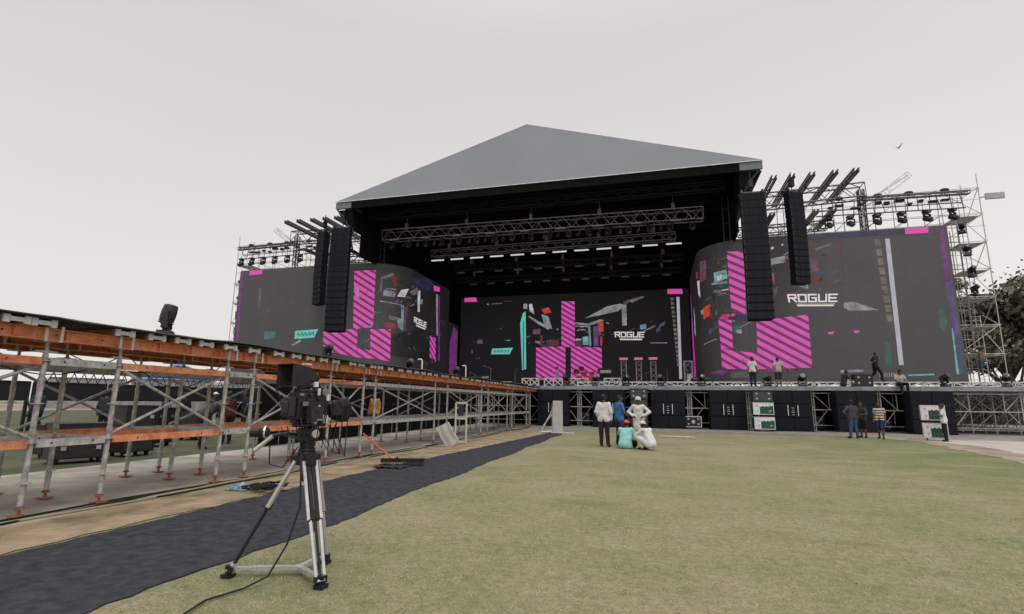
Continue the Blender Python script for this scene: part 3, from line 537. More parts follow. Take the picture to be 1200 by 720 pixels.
def screen(key, label):
    if key == 'C':
        segs = [0, 25.1]; prof = lambda u: ((-21.3+u, 56, 0), (0, -1, 0)); z0, z1 = 2.9, 13.4; tot = 25.1
    else:
        cx, wx, ox = (7.2, 3.7, 19.4) if key == 'R' else (-24.7, -21.2, -37.7)
        L1 = abs(ox-cx); A = 3.5*H90; tot = L1+A+8.5; z0, z1 = 3.0, 13.55; sg = 1 if key == 'R' else -1
        def prof(u):
            q = tot-u if key == 'R' else u
            if q <= L1: return ((ox-sg*q, 40, 0), (0, -1, 0))
            if q <= L1+A:
                an = (q-L1)/3.5; return ((cx-sg*3.5*math.sin(an), 43.5-3.5*math.cos(an), 0), (-sg*math.sin(an), -math.cos(an), 0))
            return ((wx, 43.5+q-L1-A, 0), (-sg, 0, 0))
        segs = [0, L1]+[L1+A*k/14 for k in range(1, 15)]+[tot]
        segs = sorted(tot-u for u in segs) if key == 'R' else segs
    P = lambda u, z, o: tuple(Vector(prof(u)[0])+Vector(prof(u)[1])*o+Vector((0, 0, z)))
    mid = P(segs[1] if key != 'R' else segs[-2], z0, 0)
    root = empty('led_screen', mid if key != 'C' else (CX, 56, z0), 0, label, 'led screen'); off = Vector(root.location)
    mb = MB(); us = segs
    for i in range(len(us)-1):
        a, b = us[i], us[i+1]
        mb.add([P(a, z0, 0), P(b, z0, 0), P(b, z1, 0), P(a, z1, 0), P(a, z0, -.25), P(b, z0, -.25), P(b, z1, -.25), P(a, z1, -.25)], [(0, 1, 2, 3), (5, 4, 7, 6), (3, 2, 6, 7), (1, 0, 4, 5)]+([(0, 3, 7, 4)] if i == 0 else [])+([(2, 1, 5, 6)] if i == len(us)-2 else []))
    o = mb.build('screen_panel', SCREENBASE if key != 'C' else mat('shaded_screen_face', (.045, .043, .048), .6, 0, .06, .5, emit=(.003, .003, .0035), spec=.2), root); o.location = -off  # back screen: darker twin of screen_face, stage-house shade put into its colour
    # module seams
    gr = MB(); u = .5
    fl = (0, tot) 
    while u < tot:
        gr.add([P(u, z0, .002), P(u+.012, z0, .002), P(u+.012, z1, .002), P(u, z1, .002)], [(0, 1, 2, 3)]); u += 1.0
    z = z0+1.0
    while z < z1:
        for i in range(len(us)-1): gr.add([P(us[i], z, .002), P(us[i+1], z, .002), P(us[i+1], z+.01, .002), P(us[i], z+.01, .002)], [(0, 1, 2, 3)])
        z += 1.0
    o = gr.build('module_seam', mat('screen_seam', (.06, .06, .062), .6, 0, 0), root); o.location = -off
    pic = MB()
    def put(poly, m, l):
        for i in range(len(us)-1):
            q = clip(clip(poly, -1, 0, -us[i]), 1, 0, us[i+1])
            q = clip(clip(q, 0, -1, -z0), 0, 1, z1) if len(q) > 2 else q
            if len(q) > 2: pic.add([P(u, z, .004+.0035*l) for u, z in q], [tuple(range(len(q)))], LEDN.index(m))
    def stroke(a, b, w, m, l):
        dx, dy = b[0]-a[0], b[1]-a[1]; L = math.hypot(dx, dy) or 1; nx, ny = -dy/L*w/2, dx/L*w/2; ex, ey = dx/L*w/2, dy/L*w/2
        put([(a[0]-ex+nx, a[1]-ey+ny), (a[0]-ex-nx, a[1]-ey-ny), (b[0]+ex-nx, b[1]+ey-ny), (b[0]+ex+nx, b[1]+ey+ny)], m, l)
    PER = .60 if key != 'C' else .58
    rn = random.Random(ord(key))
    for x0, x1, za, zb_, n in CLUT[key]:                 # broken scraps of the collage picture
        for _ in range(n):
            x = rn.uniform(x0, x1); z = rn.uniform(za, zb_); w = rn.choice((.08, .15, .3, .6, 1.0))*rn.uniform(.6, 1.3); h = rn.choice((.04, .08, .15, .4))*rn.uniform(.6, 1.4); a = rn.uniform(-.5, .5); k = rn.uniform(-.2, .2)
            put([(x, z), (x+w, z+w*a), (x+w+k*h, z+w*a+h), (x+k*h, z+h*rn.uniform(.4, 1))], rn.choice(DIM), rn.choice((0, 1, 2)))
    for s, m, l, st, poly in GFX:
        if s != key: continue
        if st:
            put(poly, 'stripebg', l)
            c0 = min(.62*x+z for x, z in poly); c1 = max(.62*x+z for x, z in poly); c = math.floor(c0/PER)*PER
            while c < c1:
                q = clip(clip(poly, -.62, -1, -c), .62, 1, c+.6*PER)
                if len(q) > 2: put(q, 'stripe', l+1)
                c += PER
        elif m in ('LOGO', 'TEAL'):
            (ax, az), (bx, bz), (cx_, cz), (dx_, dz) = poly
            if m == 'LOGO': wq = bx-ax; cx_, dx_ = bx-.05*wq, ax+.03*wq; dz = az+(cz-bz)
            bil = lambda s_, t: ((1-s_)*(1-t)*dx_+s_*(1-t)*cx_+s_*t*bx+(1-s_)*t*ax, (1-s_)*(1-t)*dz+s_*(1-t)*cz+s_*t*bz+(1-s_)*t*az)
            hgt = abs(az-dz)
            if m == 'TEAL':
                put(poly, 'teal', l)
                pts = [bil(.1+.8*k/14, .5+.22*math.sin(k*2.1)) for k in range(15)]
                for a, b in zip(pts, pts[1:]): stroke(a, b, hgt*.13, 'tealdark', l+1)
            else:
                wv = hgt*.115
                for gi, ch in enumerate('ROGUE'):
                    for pl in GLY[ch]:
                        f = lambda p: bil(.04+gi*.195+p[0]/4*.14, .42+p[1]/5*.52)
                        for a, b in zip(pl, pl[1:]): stroke(f(a), f(b), wv, 'logo', l)
                stroke(bil(.2, .12), bil(.9, .12), hgt*.11, 'logo', l); stroke(bil(.18, .23), bil(.93, .23), hgt*.07, 'logoshade', l)
                stroke(bil(.0, .98), bil(.2, 1.08), hgt*.06, 'red', l)
        else: put(poly, m, l)
    o = pic.build('screen_picture', [LEDM[k] for k in LEDN], root); o.location = -off
    # thin black rim along the edges
    rim = MB()
    for i in range(len(us)-1):
        for z in (z0, z1): rim.tube(P(us[i], z, -.1), P(us[i+1], z, -.1), .06, 5)
    for u in (0, tot): rim.tube(P(u, z0, -.1), P(u, z1, -.1), .06, 5)
    o = rim.build('screen_rim', BLACK, root); o.location = -off
screen('L', 'curved led screen on the left side of the stage, striped pink near its curve')
screen('R', 'curved led screen on the right side, with a big white word and pale vertical bar')
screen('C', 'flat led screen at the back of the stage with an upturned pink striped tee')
for x, s in ((-21.5, 1), (4.0, -1)):
    mb = MB(); mb.box((0, 0, 3.6), (.2, 2.6, 7.2)); 
    o = empty('return_screen', (x, 54.3, 2.9), 0, ('narrow purple led panel beside the left curved screen' if s > 0 else 'narrow purple led panel tucked behind the right curved screen'), 'led panel')
    mb.build('panel', SCREENBASE, o)
    p = MB(); p.add([(.104*s, -1.1, .3), (.104*s, 1.1, .3), (.104*s, 1.1, 6.6), (.104*s, -.2, 6.9), (.104*s, -1.1, 5.2)], [(0, 1, 2, 3, 4)], 0); p.add([(.108*s, -1.2, .2), (.108*s, 1.2, .4), (.108*s, 1.2, 1.8), (.108*s, -1.2, 1.5)], [(0, 1, 2, 3)], 1)
    p.build('screen_picture', [LEDM['purple'], LEDM['magenta']], o)
# ------------------------------------------------------------------ rigging at both sides
MX = lambda x: 2*CX-x                               # mirror about the stage centre line
def side_rig(side):
    f = (lambda x: x) if side == 'right' else MX
    def root(name, loc, label, cat, group=None): return empty(name, (f(loc[0]), loc[1], loc[2]), 0, label, cat, group)
    def part(mb, name, m, r, **k):
        o = mb.build(name, m, r, **k); o.location = -Vector(r.location); return o
    B = (lambda *p: (f(p[0]), p[1], p[2]))
    r = root('rigging_truss', (11, 40.4, 13.8), f'dark horizontal box truss holding the speakers above the {side} screen', 'truss')
    mb = MB(); truss(mb, B(6.6, 40.4, 16.35), B(14.9, 40.4, 16.6), .9, 1.0, .9, .06, .03); part(mb, 'upper_truss', DARKMETAL, r)
    mb = MB(); truss(mb, B(6.6, 41.2, 14.4), B(12.6, 41.2, 14.5), .6, .6, .7, .05, .025); part(mb, 'lower_truss', DARKMETAL, r)
    mb = MB(); truss(mb, B(14.9, 40.9, 2.7), B(14.9, 40.9, 16.9), .34, .34, .6, .05, .025); part(mb, 'mast', DARKMETAL, r)
    for x in (8.6, 9.75, 11.0, 12.4, 13.65):
        mb = MB()
        for dx in (-.14, .14):
            mb.span(B(x+dx-.05, 37.6, 17.0), B(x+dx+.05, 43.6, 17.03)); mb.span(B(x+dx-.05, 37.6, 17.24), B(x+dx+.05, 43.6, 17.27)); mb.span(B(x+dx-.012, 37.6, 17.03), B(x+dx+.012, 43.6, 17.24))
        for y in (38, 40, 42): mb.span(B(x-.14, y-.03, 17.1), B(x+.14, y+.03, 17.18))
        part(mb, 'outrigger_beam', DARKMETAL, r)
    for x in (8.6, 11.4, 12.5):
        mb = MB()
        for dx in (-.12, .12): mb.span(B(x+dx-.05, 38.9, 14.8), B(x+dx+.05, 43.4, 15.02))
        part(mb, 'lower_beam', DARKMETAL, r)
    # slim boom carrying the spot lights above the screen
    r = root('lighting_boom', (18, 40.6, 15.5), f'long thin dark boom over the top edge of the {side} screen', 'boom')
    mb = MB(); truss(mb, B(14.9, 40.5, 16.05), B(21.2, 40.5, 15.95), .25, .22, .5, .045, .02); part(mb, 'boom_truss', DARKMETAL, r)
    mb = MB(); mb.tube(B(11.8, 40.5, 15.0), B(20.9, 40.5, 14.88), .05, 8); mb.tube(B(11.8, 40.9, 15.5), B(20.9, 40.9, 15.4), .04, 8)
    rn = random.Random(5)
    for k in range(14):
        x = 12.2+k*.66; mb.tube(B(x, 40.5, 14.9), B(x+rn.uniform(-.2, .2), 40.6, 16.0), .03, 5)
    part(mb, 'hanging_pipe', DARKMETAL, r)
    mb = MB()
    for k in range(11):
        x = 12.8+k*.72+rn.uniform(-.2, .2); mb.box(B(x, 40.8, 15.62+rn.uniform(-.15, .2)), (rn.uniform(.25, .6), .25, rn.uniform(.1, .22)))
        if k % 3 == 1: mb.sph(B(x, 40.7, 16.3), (.3, .2, .16), 8)
    part(mb, 'cable_box', BLACK, r)
    # tall pale scaffold behind and beside the screen
    r = root('scaffold_tower', (20, 42, 2.68), f'tall pale scaffold tower standing behind and beside the {side} screen', 'scaffold')
    xs = [8.0, 10.0, 12.0, 14.0, 16.0, 18.0, 19.95, 22.5]; zt = [16.9]*6+[16.8, 17.5]
    for x, z in zip(xs, zt):
        mb = MB()
        for y in (41.9, 43.9): mb.tube(B(x, y, 2.7), B(x, y, z+rn.uniform(-.2, .3)), .032, 6)
        part(mb, 'standard', GALV2, r)
    mb = MB()
    for k in range(8):
        z = 3.1+k*1.95
        for y in (41.9, 43.9): mb.tube(B(7.9, y, z), B(22.6, y, z), .027, 5)
        for x in xs: mb.tube(B(x, 41.9, z), B(x, 43.9, z), .027, 5)
    for z in (13.95, 14.9, 15.9, 16.6): mb.tube(B(10, 41.9, z), B(22.6, 41.9, z), .022, 5)
    part(mb, 'ledger', GALV2, r)
    mb = MB()
    for k in range(14):
        mb.tube(B(19.95, 41.9, 3.1+k*.98), B(20.9, 41.9, 3.1+k*.98), .02, 5)
    for x, y in ((20.9, 43.9), (21.6, 43.9), (20.9, 41.9), (21.7, 42.9), (20.4, 42.4)): mb.tube(B(x, y, 2.7), B(x, y, 15.6+rn.uniform(0, 1.2)), .026, 5)
    for k in range(24):
        z = 2.9+k*.52; mb.tube(B(19.95, 42.0, z), B(20.9, 42.0, z+(.5 if k % 2 else 0)), .018, 4)
        if k % 2: mb.tube(B(20.9, 41.9, z), B(22.5, 43.9, z+.3), .018, 4); mb.tube(B(19.95, 43.9, z), B(22.5, 43.9, z), .02, 4)
    for k in range(7): mb.box(B(21.7, 42.9, 3.0+k*1.95), (1.5, 1.9, .04))
    for k in range(7):
        z = 3.1+k*1.95; a, b = (19.95, 22.5) if k % 2 else (22.5, 19.95)
        mb.tube(B(a, 41.9, z), B(b, 41.9, z+1.95), .025, 5); mb.tube(B(22.5, 41.9 if k % 2 else 43.9, z), B(22.5, 43.9 if k % 2 else 41.9, z+1.95), .025, 5)
        if k > 4:
            for i in range(5): mb.tube(B(xs[i], 41.9, z), B(xs[i+1], 41.9, z+1.95), .022, 5)
    part(mb, 'brace', GALV2, r)
    mb = MB()
    for k in range(34): mb.box(B(19.85+(k % 2)*.12, 41.7, 3.1+k*.31), (.22, .16, .2))
    for x in (19.75, 20.3, 20.8): mb.tube(B(x, 41.6, 2.7), B(x, 41.6, 13.6), .035, 6)
    part(mb, 'cable_loom', DUSTMETAL, r)
    mb = MB(); a, b, c = (15.5, 42.3, 16.3), (16.9, 42.3, 17.0), (18.6, 42.3, 18.3)
    truss(mb, B(*a), B(*b), .4, .4, .55, .02, .013, n=4); truss(mb, B(17.1, 42.3, 17.15), B(*c), .42, .42, .6, .016, .011, n=4); mb.tube(B(*a), B(*c), .03, 5)
    part(mb, 'loading_jib', GALV2, r)
    mb = MB()
    for k in range(26): mb.box(B(15+k*.28+rn.uniform(-.05, .05), 41.85, 16.58), (.09, .05, .12))
    part(mb, 'clamp', DUSTMETAL, r)
    if side == 'right':
        r = root('flood_lamp', (23.3, 42, 16.0), 'small pale flat flood lamp fixed to the outer scaffold post', 'lamp')
        mb = MB(); mb.box((23.4, 41.9, 16.05), (1.1, .16, .42)); mb.tube((22.5, 41.9, 16.0), (22.95, 41.9, 16.05), .04, 6); part(mb, 'housing', mat('pale_grey_housing', (.36, .37, .4), .5), r)
    # extra stage-house lattice towers seen through the gap beside the speakers
for s_ in ('right', 'left'): side_rig(s_)

# ------------------------------------------------------------------ line array speakers
def make_array(n, w, h, d, label):
    root = empty('line_array', (0, 0, 0), 0, label, 'line array')
    mb = MB()
    hw, hd = w/2, d/2
    mb.add([(-hw, -hd, .004), (hw, -hd, .004), (hw*.86, hd, .02), (-hw*.86, hd, .02), (-hw, -hd, h-.004), (hw, -hd, h-.004), (hw*.86, hd, h-.02), (-hw*.86, hd, h-.02)], [(0, 3, 2, 1), (4, 5, 6, 7), (0, 1, 5, 4), (1, 2, 6, 5), (2, 3, 7, 6), (3, 0, 4, 7)], 0)
    for a, b in ((-.97, -.40), (-.36, .36), (.40, .97)):
        mb.span((hw*a, -hd-.015, .03), (hw*b, -hd+.01, h-.03), 1)
    for s_ in (-1, 1): mb.span((s_*(hw-.04)-.03, -hd-.03, h*.2), (s_*(hw-.04)+.03, -hd+.05, h*.8), 2)
    me = mb.mesh('cabinet', [CABIN, GRILLE, mat('array_bracket', (.022, .024, .03), .5, .3)])
    for k in range(n):
        o = bpy.data.objects.new('cabinet', me); COL.objects.link(o); o.parent = root
        t = k/(n-1); o.location = (0, -.10*math.sin(t*2.4)+.05*t, -h*(k+1)); o.rotation_euler = (R_(1.5-7*t*t), 0, 0)
    mb = MB(); mb.span((-w*.45, -d*.5, .03), (-w*.38, d*.7, .22)); mb.span((w*.38, -d*.5, .03), (w*.45, d*.7, .22)); mb.span((-w*.45, -.06, .08), (w*.45, .06, .2)); mb.build('fly_frame', DARKMETAL, root)
    mb = MB(); mb.tube((0, 0, .2), (0, 0, 1.6), .035, 6); mb.box((0, 0, .75), (.28, .28, .5)); mb.build('chain_hoist', BLACK, root)
    return root
a = make_array(16, 1.55, .525, .75, 'tall black line array hanging from the right corner of the roof'); a.location = (6.65, 35.6, 15.2); a.rotation_euler = (0, 0, R_(4))
dup(a, (MX(6.45), 35.6, 15.2), (0, 0, R_(10)), 'tall black line array hanging from the left corner of the roof')
b = make_array(14, 1.12, .462, .62, 'narrower black line array hanging in front of the right screen'); b.location = (9.75, 38.1, 16.0); b.rotation_euler = (0, 0, R_(26))
dup(b, (MX(9.95), 38.1, 16.0), (0, 0, R_(-24)), 'narrower black line array hanging in front of the left screen')

# ------------------------------------------------------------------ moving head lights
def make_mover():
    root = empty('moving_head_light', (0, 0, 0), 0, 'x', 'stage light')
    mb = MB(); mb.prism([(-.2, -.16, 0), (.2, -.16, 0), (.17, -.13, .15), (-.17, -.13, .15)], (0, .3, 0)); mb.span((-.21, -.17, .0), (.21, .15, .05)); mb.span((-.08, -.175, .06), (.08, -.16, .12), 1)
    mb.build('base', [PLASTIC, mat('display_grey', (.12, .14, .15), .2)], root, bevel=.012)
    mb = MB(); mb.tube((0, 0, .15), (0, 0, .2), .09, 10); mb.span((-.235, -.06, .19), (.235, .06, .24))
    for s_ in (-1, 1): mb.prism([(s_*.235, -.075, .2), (s_*.235, .075, .2), (s_*.235, .05, .6), (s_*.235, -.05, .6)], (-s_*.05, 0, 0))
    mb.build('yoke', PLASTIC, root, bevel=.01)
    mb = MB(); mb.path([(0, .2, 0), (0, .18, 0), (0, .05, 0), (0, -.12, 0), (0, -.26, 0), (0, -.275, 0)], [.10, .13, .165, .17, .15, .14], 14)
    for y in (-.02, .04, .10, .15): mb.path([(0, y, 0), (0, y+.02, 0)], .172, 14)
    h = mb.build('head', PLASTIC, root, loc=(0, 0, .5)); h.rotation_euler = (R_(-30), 0, 0)
    mb = MB(); mb.tube((0, -.272, 0), (0, -.282, 0), .125, 14); mb.sph((0, -.275, 0), (.11, .03, .11), 10); mb.build('lens', LENS, h)
    return root
MV = make_mover(); MVN = 0
def mover(x, y, z, label, hang=False, group=None, rz=0, s=1.0):
    global MVN
    if MVN == 0: o = MV; o.location = (x, y, z); o['label'] = label; o['group'] = group
    else: o = dup(MV, (x, y, z), None, label, group)
    o.rotation_euler = (math.pi if hang else 0, 0, rz); o.scale = (s, s, s); MVN += 1
    return o
for k, x in enumerate((12.6, 13.95, 15.6, 17.1, 18.6, 20.1)):
    mover(x, 40.5, 14.85, f'black moving light hanging above the right screen, {ORD[k]} from its mast side', True, 'lights above the right screen', R_(170+k*9), 1.15)
for k, x in enumerate((-38.2, -37.0, -35.7, -34.4, -33.0, -31.6)):
    mover(x, 40.5, 14.95, f'black moving light hanging above the left screen, {ORD[k]} from the outer end', True, 'lights above the left screen', R_(170+k*7), 1.1)
for k, z in enumerate((13.3, 11.7, 10.2, 8.9, 7.6)):
    mover(20.9+.1*k-.1*(k > 2), 41.3, z, f'black moving light on the right scaffold tower, {ORD[k]} from the top', False, 'lights up the right scaffold tower', R_(20*k-30), 1.05)
for k, z in enumerate((13.2, 11.6, 10.1, 8.6, 7.3)):
    mover(-38.6, 41.2, z-1, f'black moving light on the left scaffold tower, {ORD[k]} from the top', False, 'lights up the left scaffold tower', R_(25*k-40), 1.05)
for k, (x, y) in enumerate(((-5.9, 36.5), (-3.9, 36.5), (-1.85, 36.5), (.45, 36.5), (3.0, 36.5), (6.95, 36.5), (8.95, 36.5), (16.5, 36.5), (19.5, 36.5))):
    near = ['nearest the catwalk', 'beside the pink picture', 'by the three stage totems', 'right of the totems', 'left of the curved screen', 'between the two standing men', 'right of the man in shorts', 'near the outer screen edge', 'below the scaffold tower'][k]
    mover(x, y, 2.69, f'black moving light on the stage front edge, {near}', False, 'lights along the stage front edge', R_(15*((k*7) % 5)-30), 1.05)
mover(-7.95, 6.95, 2.53, 'grey-black moving light alone on the near end of the catwalk', False, 'lights on the catwalk', R_(125), .7)
[c_ for c_ in [o_ for o_ in COL.objects if o_.get('label', '').startswith('grey-black moving')][0].children if c_.name.startswith('head')][0].rotation_euler = (R_(-80), 0, 0)
mover(-8.2, 11.9, 2.55, 'small black light on the catwalk above the film camera', False, 'lights on the catwalk', R_(80), .55)
mover(-9.0, 18.3, 2.56, 'black light beside a white pole midway along the catwalk', False, 'lights on the catwalk', R_(60), .75)
mover(-9.0, 23.2, 2.58, 'black light beside a white pole toward the far catwalk end', False, 'lights on the catwalk', R_(60), .75)
for k, (x, y, z) in enumerate(((-8.6, 18.6, .5), (-8.6, 23.5, .6))):
    mb = MB(); mb.tube((0, 0, 0), (0, 0, z), .028, 8); mb.path([(0, 0, z), (-.05, 0, z+.05), (-.18, 0, z+.04)], .025, 6); mb.box((0, 0, .02), (.3, .3, .03))
    o = mb.build('light_pole', WHITEP, loc=(x, y, 2.56)); tag(o, ['white bent pole beside the light midway along the catwalk', 'white bent pole beside the light toward the far catwalk end'][k], 'pole', 'white poles on the catwalk')

# ------------------------------------------------------------------ trusses inside the stage house
def house_truss(y, x0, x1, z0, z1, w, h, m, label):
    r = empty('lighting_truss', ((x0+x1)/2, y, (z0+z1)/2), 0, label, 'truss')
    off = Vector(r.location)
    mb = MB(); truss(mb, (x0, y, z0), (x1, y, z1), w, h, .75, .045, .022, n=6); o = mb.build('truss_frame', m, r); o.location = -off
    for k in range(5):
        mb = MB(); x = x0+(x1-x0)*(.08+.21*k); z = z0+(z1-z0)*(.08+.21*k)
        mb.tube((x, y, z+h/2), (x, y, 17.2), .02, 5); mb.box((x, y, z+h/2+.35), (.25, .25, .42)); mb.path([(x, y, 17.2), (x+.04, y+.1, z+1), (x+.02, y+.12, z+.4), (x, y, z+h/2+.5)], .012, 4)
        o = mb.build('chain_hoist', MATS['dull_bronze_truss'], r); o.location = -off
    return r
house_truss(39.6, -22.4, 4.0, 15.75, 15.55, .8, .9, DUSTMETAL, 'front lighting truss under the stage roof, crowded with lamps')
house_truss(44, -19.8, 2.2, 15.2, 15.35, .6, .62, DUSTMETAL, 'second lighting truss under the roof, with a row of white tubes')
house_truss(48, -19.0, 3.0, 14.8, 14.6, .5, .5, BLACK, 'third truss under the roof, black and unlit')
house_truss(52, -20.2, 3.0, 14.5, 14.4, .5, .5, BLACK, 'rearmost black truss just above the back screen')
for k in range(17):
    x = -21.6+k*1.55
    mover(x, 39.6, 15.2-.012*k, f'black light hanging from the front roof truss, {ORD[k]} from its left end', True, 'lights under the front roof truss', R_(150+37*(k % 3)), .95)
tube = MB(); tube.box((0, 0, .03), (1.3, .14, .06), 1); tube.tube((-.62, 0, -.05), (.62, 0, -.05), .07, 10, m=0); [tube.tube((s_*.45, 0, .05), (s_*.45, 0, .3), .02, 5, m=1) for s_ in (-1, 1)]
tm = tube.mesh('light_tube', [mat('lit_white_tube', (.8, .8, .8), .4, 0, 0, emit=(.5, .485, .485), estr=1), BLACK])
for k in range(12):
    o = bpy.data.objects.new('light_tube', tm); COL.objects.link(o); o.location = (-19.2+1.93*k, 44, 14.62+.0135*k)
    tag(o, f'lit white tube under the second roof truss, {ORD[k]} from its left end', 'tube light', 'white tubes under the second roof truss')
bat = MB(); bat.box((0, 0, 0), (.8, .16, .12)); bat.tube((0, 0, .05), (0, 0, .2), .02, 5); bm_ = bat.mesh('light_bar', [mat('dim_lamp_bar', (.22, .21, .21), .5)])
for k in range(9):
    o = bpy.data.objects.new('light_bar', bm_); COL.objects.link(o); o.location = (-21.2+2.9*k, 39.1, 15.2-.02*k)
    tag(o, f'short grey lamp bar under the front roof truss, {ORD[k]} from its left end', 'lamp bar', 'lamp bars under the front roof truss')
for i, (y, z, n) in enumerate(((48, 14.3, 11), (52, 14.0, 11))):
    for k in range(n):
        o = bpy.data.objects.new('light_bar', bm_); COL.objects.link(o); o.location = (-18.4+2.0*k, y, z)
        tag(o, f'dim lamp bar under the {["third", "rearmost"][i]} roof truss, {ORD[k]} from its left end', 'lamp bar', f'lamp bars under the {["third", "rearmost"][i]} roof truss')

pl = MB(); pl.tube((0, 0, -.12), (0, -.04, -.42), .11, 10, r2=.13); pl.tube((0, 0, -.05), (0, 0, -.14), .07, 8); pl.tube((0, 0, .12), (0, 0, -.05), .02, 5)
for s_ in (-1, 1): pl.tube((s_*.13, -.02, -.3), (s_*.12, 0, .0), .012, 4)
pl.tube((-.12, 0, 0), (.12, 0, 0), .012, 4); pm_ = pl.mesh('par_lamp', [mat('worn_lamp_black', (.06, .056, .056), .45, .3)])
rn = random.Random(77)
for k in range(15):
    o = bpy.data.objects.new('par_lamp', pm_); COL.objects.link(o); o.location = (-20.8+1.55*k+rn.uniform(-.2, .2), 40.05, 15.2-.012*k); o.rotation_euler = (R_(rn.uniform(-30, 20)), R_(rn.uniform(-20, 20)), R_(rn.uniform(0, 360)))
    tag(o, f'small dark can lamp on the front roof truss, {ORD[k]} from its left end', 'can lamp', 'can lamps on the front roof truss')
# ------------------------------------------------------------------ subwoofers in stacks of six
def make_sub(w, h, d):
    root = empty('subwoofer', (0, 0, 0), 0, 'x', 'subwoofer')
    mb = MB(); mb.span((-w/2, 0, 0), (w/2, d, h)); mb.build('cabinet', CABIN, root, bevel=.012)
    mb = MB(); mb.span((-w/2+.03, -.02, .03), (w/2-.03, .001, h-.03)); mb.tube((0, -.021, h/2), (0, -.024, h/2), .13, 14, m=1); mb.build('grille', [GRILLE, CABIN], root)
    return root
SUBW, SUBH = 1.05, .79
SUB = make_sub(SUBW-.01, SUBH-.012, .95); sn = 0
hm = MB(); hm.box((0, -.035, .4), (.035, .03, .62)); [hm.box((0, -.02, z), (.035, .05, .03)) for z in (.1, .7)]; hmesh = hm.mesh('grab_bar', WHITEP)
places = ['beside the catwalk end', 'behind the man in the blue shirt', 'left of the silver edged road case', 'left of the green cases', 'right of the green cases', 'behind the man in jeans', 'behind the outer green cases']
for i, x in enumerate((-6.6, -2.9, .8, 4.36, 7.96, 11.35, 15.0)):
    for r in range(3):
        for c in (0, 1):
            lab = f'black subwoofer, {["bottom", "middle", "top"][r]} {["left", "right"][c]} of the stack {places[i]}'
            xx = x+(-SUBW/2 if c == 0 else SUBW/2); yy = 35.05-(.25 if i == 6 else 0)
            if sn == 0: o = SUB; o['label'] = lab; o['group'] = 'subwoofers in stacks below the stage'
            else: o = dup(SUB, None, None, lab, 'subwoofers in stacks below the stage')
            o.location = (xx, yy, .03+r*SUBH); sn += 1
            if r == 1 and i < 5:
                hb = bpy.data.objects.new('grab_bar', hmesh); COL.objects.link(hb); hb.parent = o; hb.location = ((SUBW/2-.27) if c == 0 else -(SUBW/2-.27), 0, 0)
                if c == 0:
                    gm = MB()
                    for z, wv in ((.15, .11), (.3, .16), (.42, .10), (.55, .14)): gm.box((SUBW/2-.0, -.03, z), (wv, .006, .05))
                    gb = gm.build('badge', mat('grey_badge', (.33, .33, .34), .4), o)
    mb = MB(); mb.box((0, 0, .015), (2.3, 1.2, .028)); o = mb.build('sub_pallet', TIMBER if i == 5 else BLACK, loc=(x, 35.5, 0)); tag(o, f'thin flat base board under the subwoofer stack {places[i]}', 'base board', 'base boards under subwoofers')
# ------------------------------------------------------------------ road cases
def make_case(w, d, h, shell, edge, label, wheels=True, notch=False, core=None):
    root = empty('road_case', (0, 0, 0), 0, label, 'road case')
    mb = MB(); z0 = .12 if wheels else 0
    mb.span((-w/2+.015, -d/2+.015, z0+.01), (w/2-.015, d/2-.015, z0+h-.01)); mb.build('shell', shell, root)
    mb = MB(); e_ = .045
    for x in (-1, 1):
        for y in (-1, 1): mb.box((x*(w/2-e_/2), y*(d/2-e_/2), z0+h/2), (e_, e_, h))
    for z in (z0+e_/2, z0+h-e_/2):
        for y in (-1, 1): mb.box((0, y*(d/2-e_/2), z), (w-2*e_, e_, e_))
        for x in (-1, 1): mb.box((x*(w/2-e_/2), 0, z), (e_, d-2*e_, e_))
    mb.build('edge_frame', edge, root)
    if notch:
        m_ = MB(); y = -d/2+.010
        m_.span((-w/2+.05, y-.012, z0+h*.70), (w/2-.05, y, z0+h-.05)); m_.span((-w/2+.05, y-.012, z0+.05), (-w*.18, y, z0+h*.70))
        for k in range(3): m_.span((-w*.16+k*.2, y-.011, z0+h*.64), (-w*.16+k*.2+.1, y, z0+h*.70))
        m_.build('white_panel', WHITEP, root)
    if core:
        m_ = MB(); m_.span((-w*.28, -d/2-.008, z0+h*.2), (w*.28, -d/2+.02, z0+h*.8), 0); m_.tube((0, -d/2-.01, z0+h*.5), (0, -d/2-.014, z0+h*.5), .11, 12, m=1); m_.build('front_panel', [PLASTIC, GALV2], root)
    m_ = MB()
    for x in (-1, 1):
        for z in (.3, .75): m_.box((x*w*.3, -d/2-.012, z0+h*z), (.1, .012, .09))
    m_.build('latch', mat('latch_steel', (.5, .5, .5), .35, .8), root)
    if wheels:
        for x in (-1, 1):
            for y in (-1, 1):
                m_ = MB(); m_.tube((x*w*.36-.025, y*d*.33, .06), (x*w*.36+.025, y*d*.33, .06), .058, 10); m_.box((x*w*.36, y*d*.33, .105), (.09, .1, .03)); m_.build('castor', RUBBER, root)
    return root
GREENC = mat('dark_green_case', (.02, .085, .065), .45, 0, .12, 4)
GREYC = mat('charcoal_case', (.05, .056, .058), .5, 0, .15, 4)
EDGE = mat('case_aluminium', (.6, .6, .59), .4, .5, .1, 8)
c = make_case(1.14, .8, .72, GREENC, EDGE, 'lower green and white case, bottom of the stack of three', True, True); c.location = (6.15, 34.4, 0); c.rotation_euler.z = R_(4)
dup(c, (6.15, 34.42, .84), (0, 0, R_(2)), 'middle green and white case under a black case by the stage')
d_ = make_case(1.1, .8, .66, GREYC, BLACK, 'black case topmost on the green and white cases', False); d_.location = (6.17, 34.4, 1.69)
q_ = dup(c, (12.35, 28.7, 0), (0, 0, R_(-20)), 'lower green and white case behind the man in white shirt and dark trousers'); q_.scale = (.8, .6, .95)
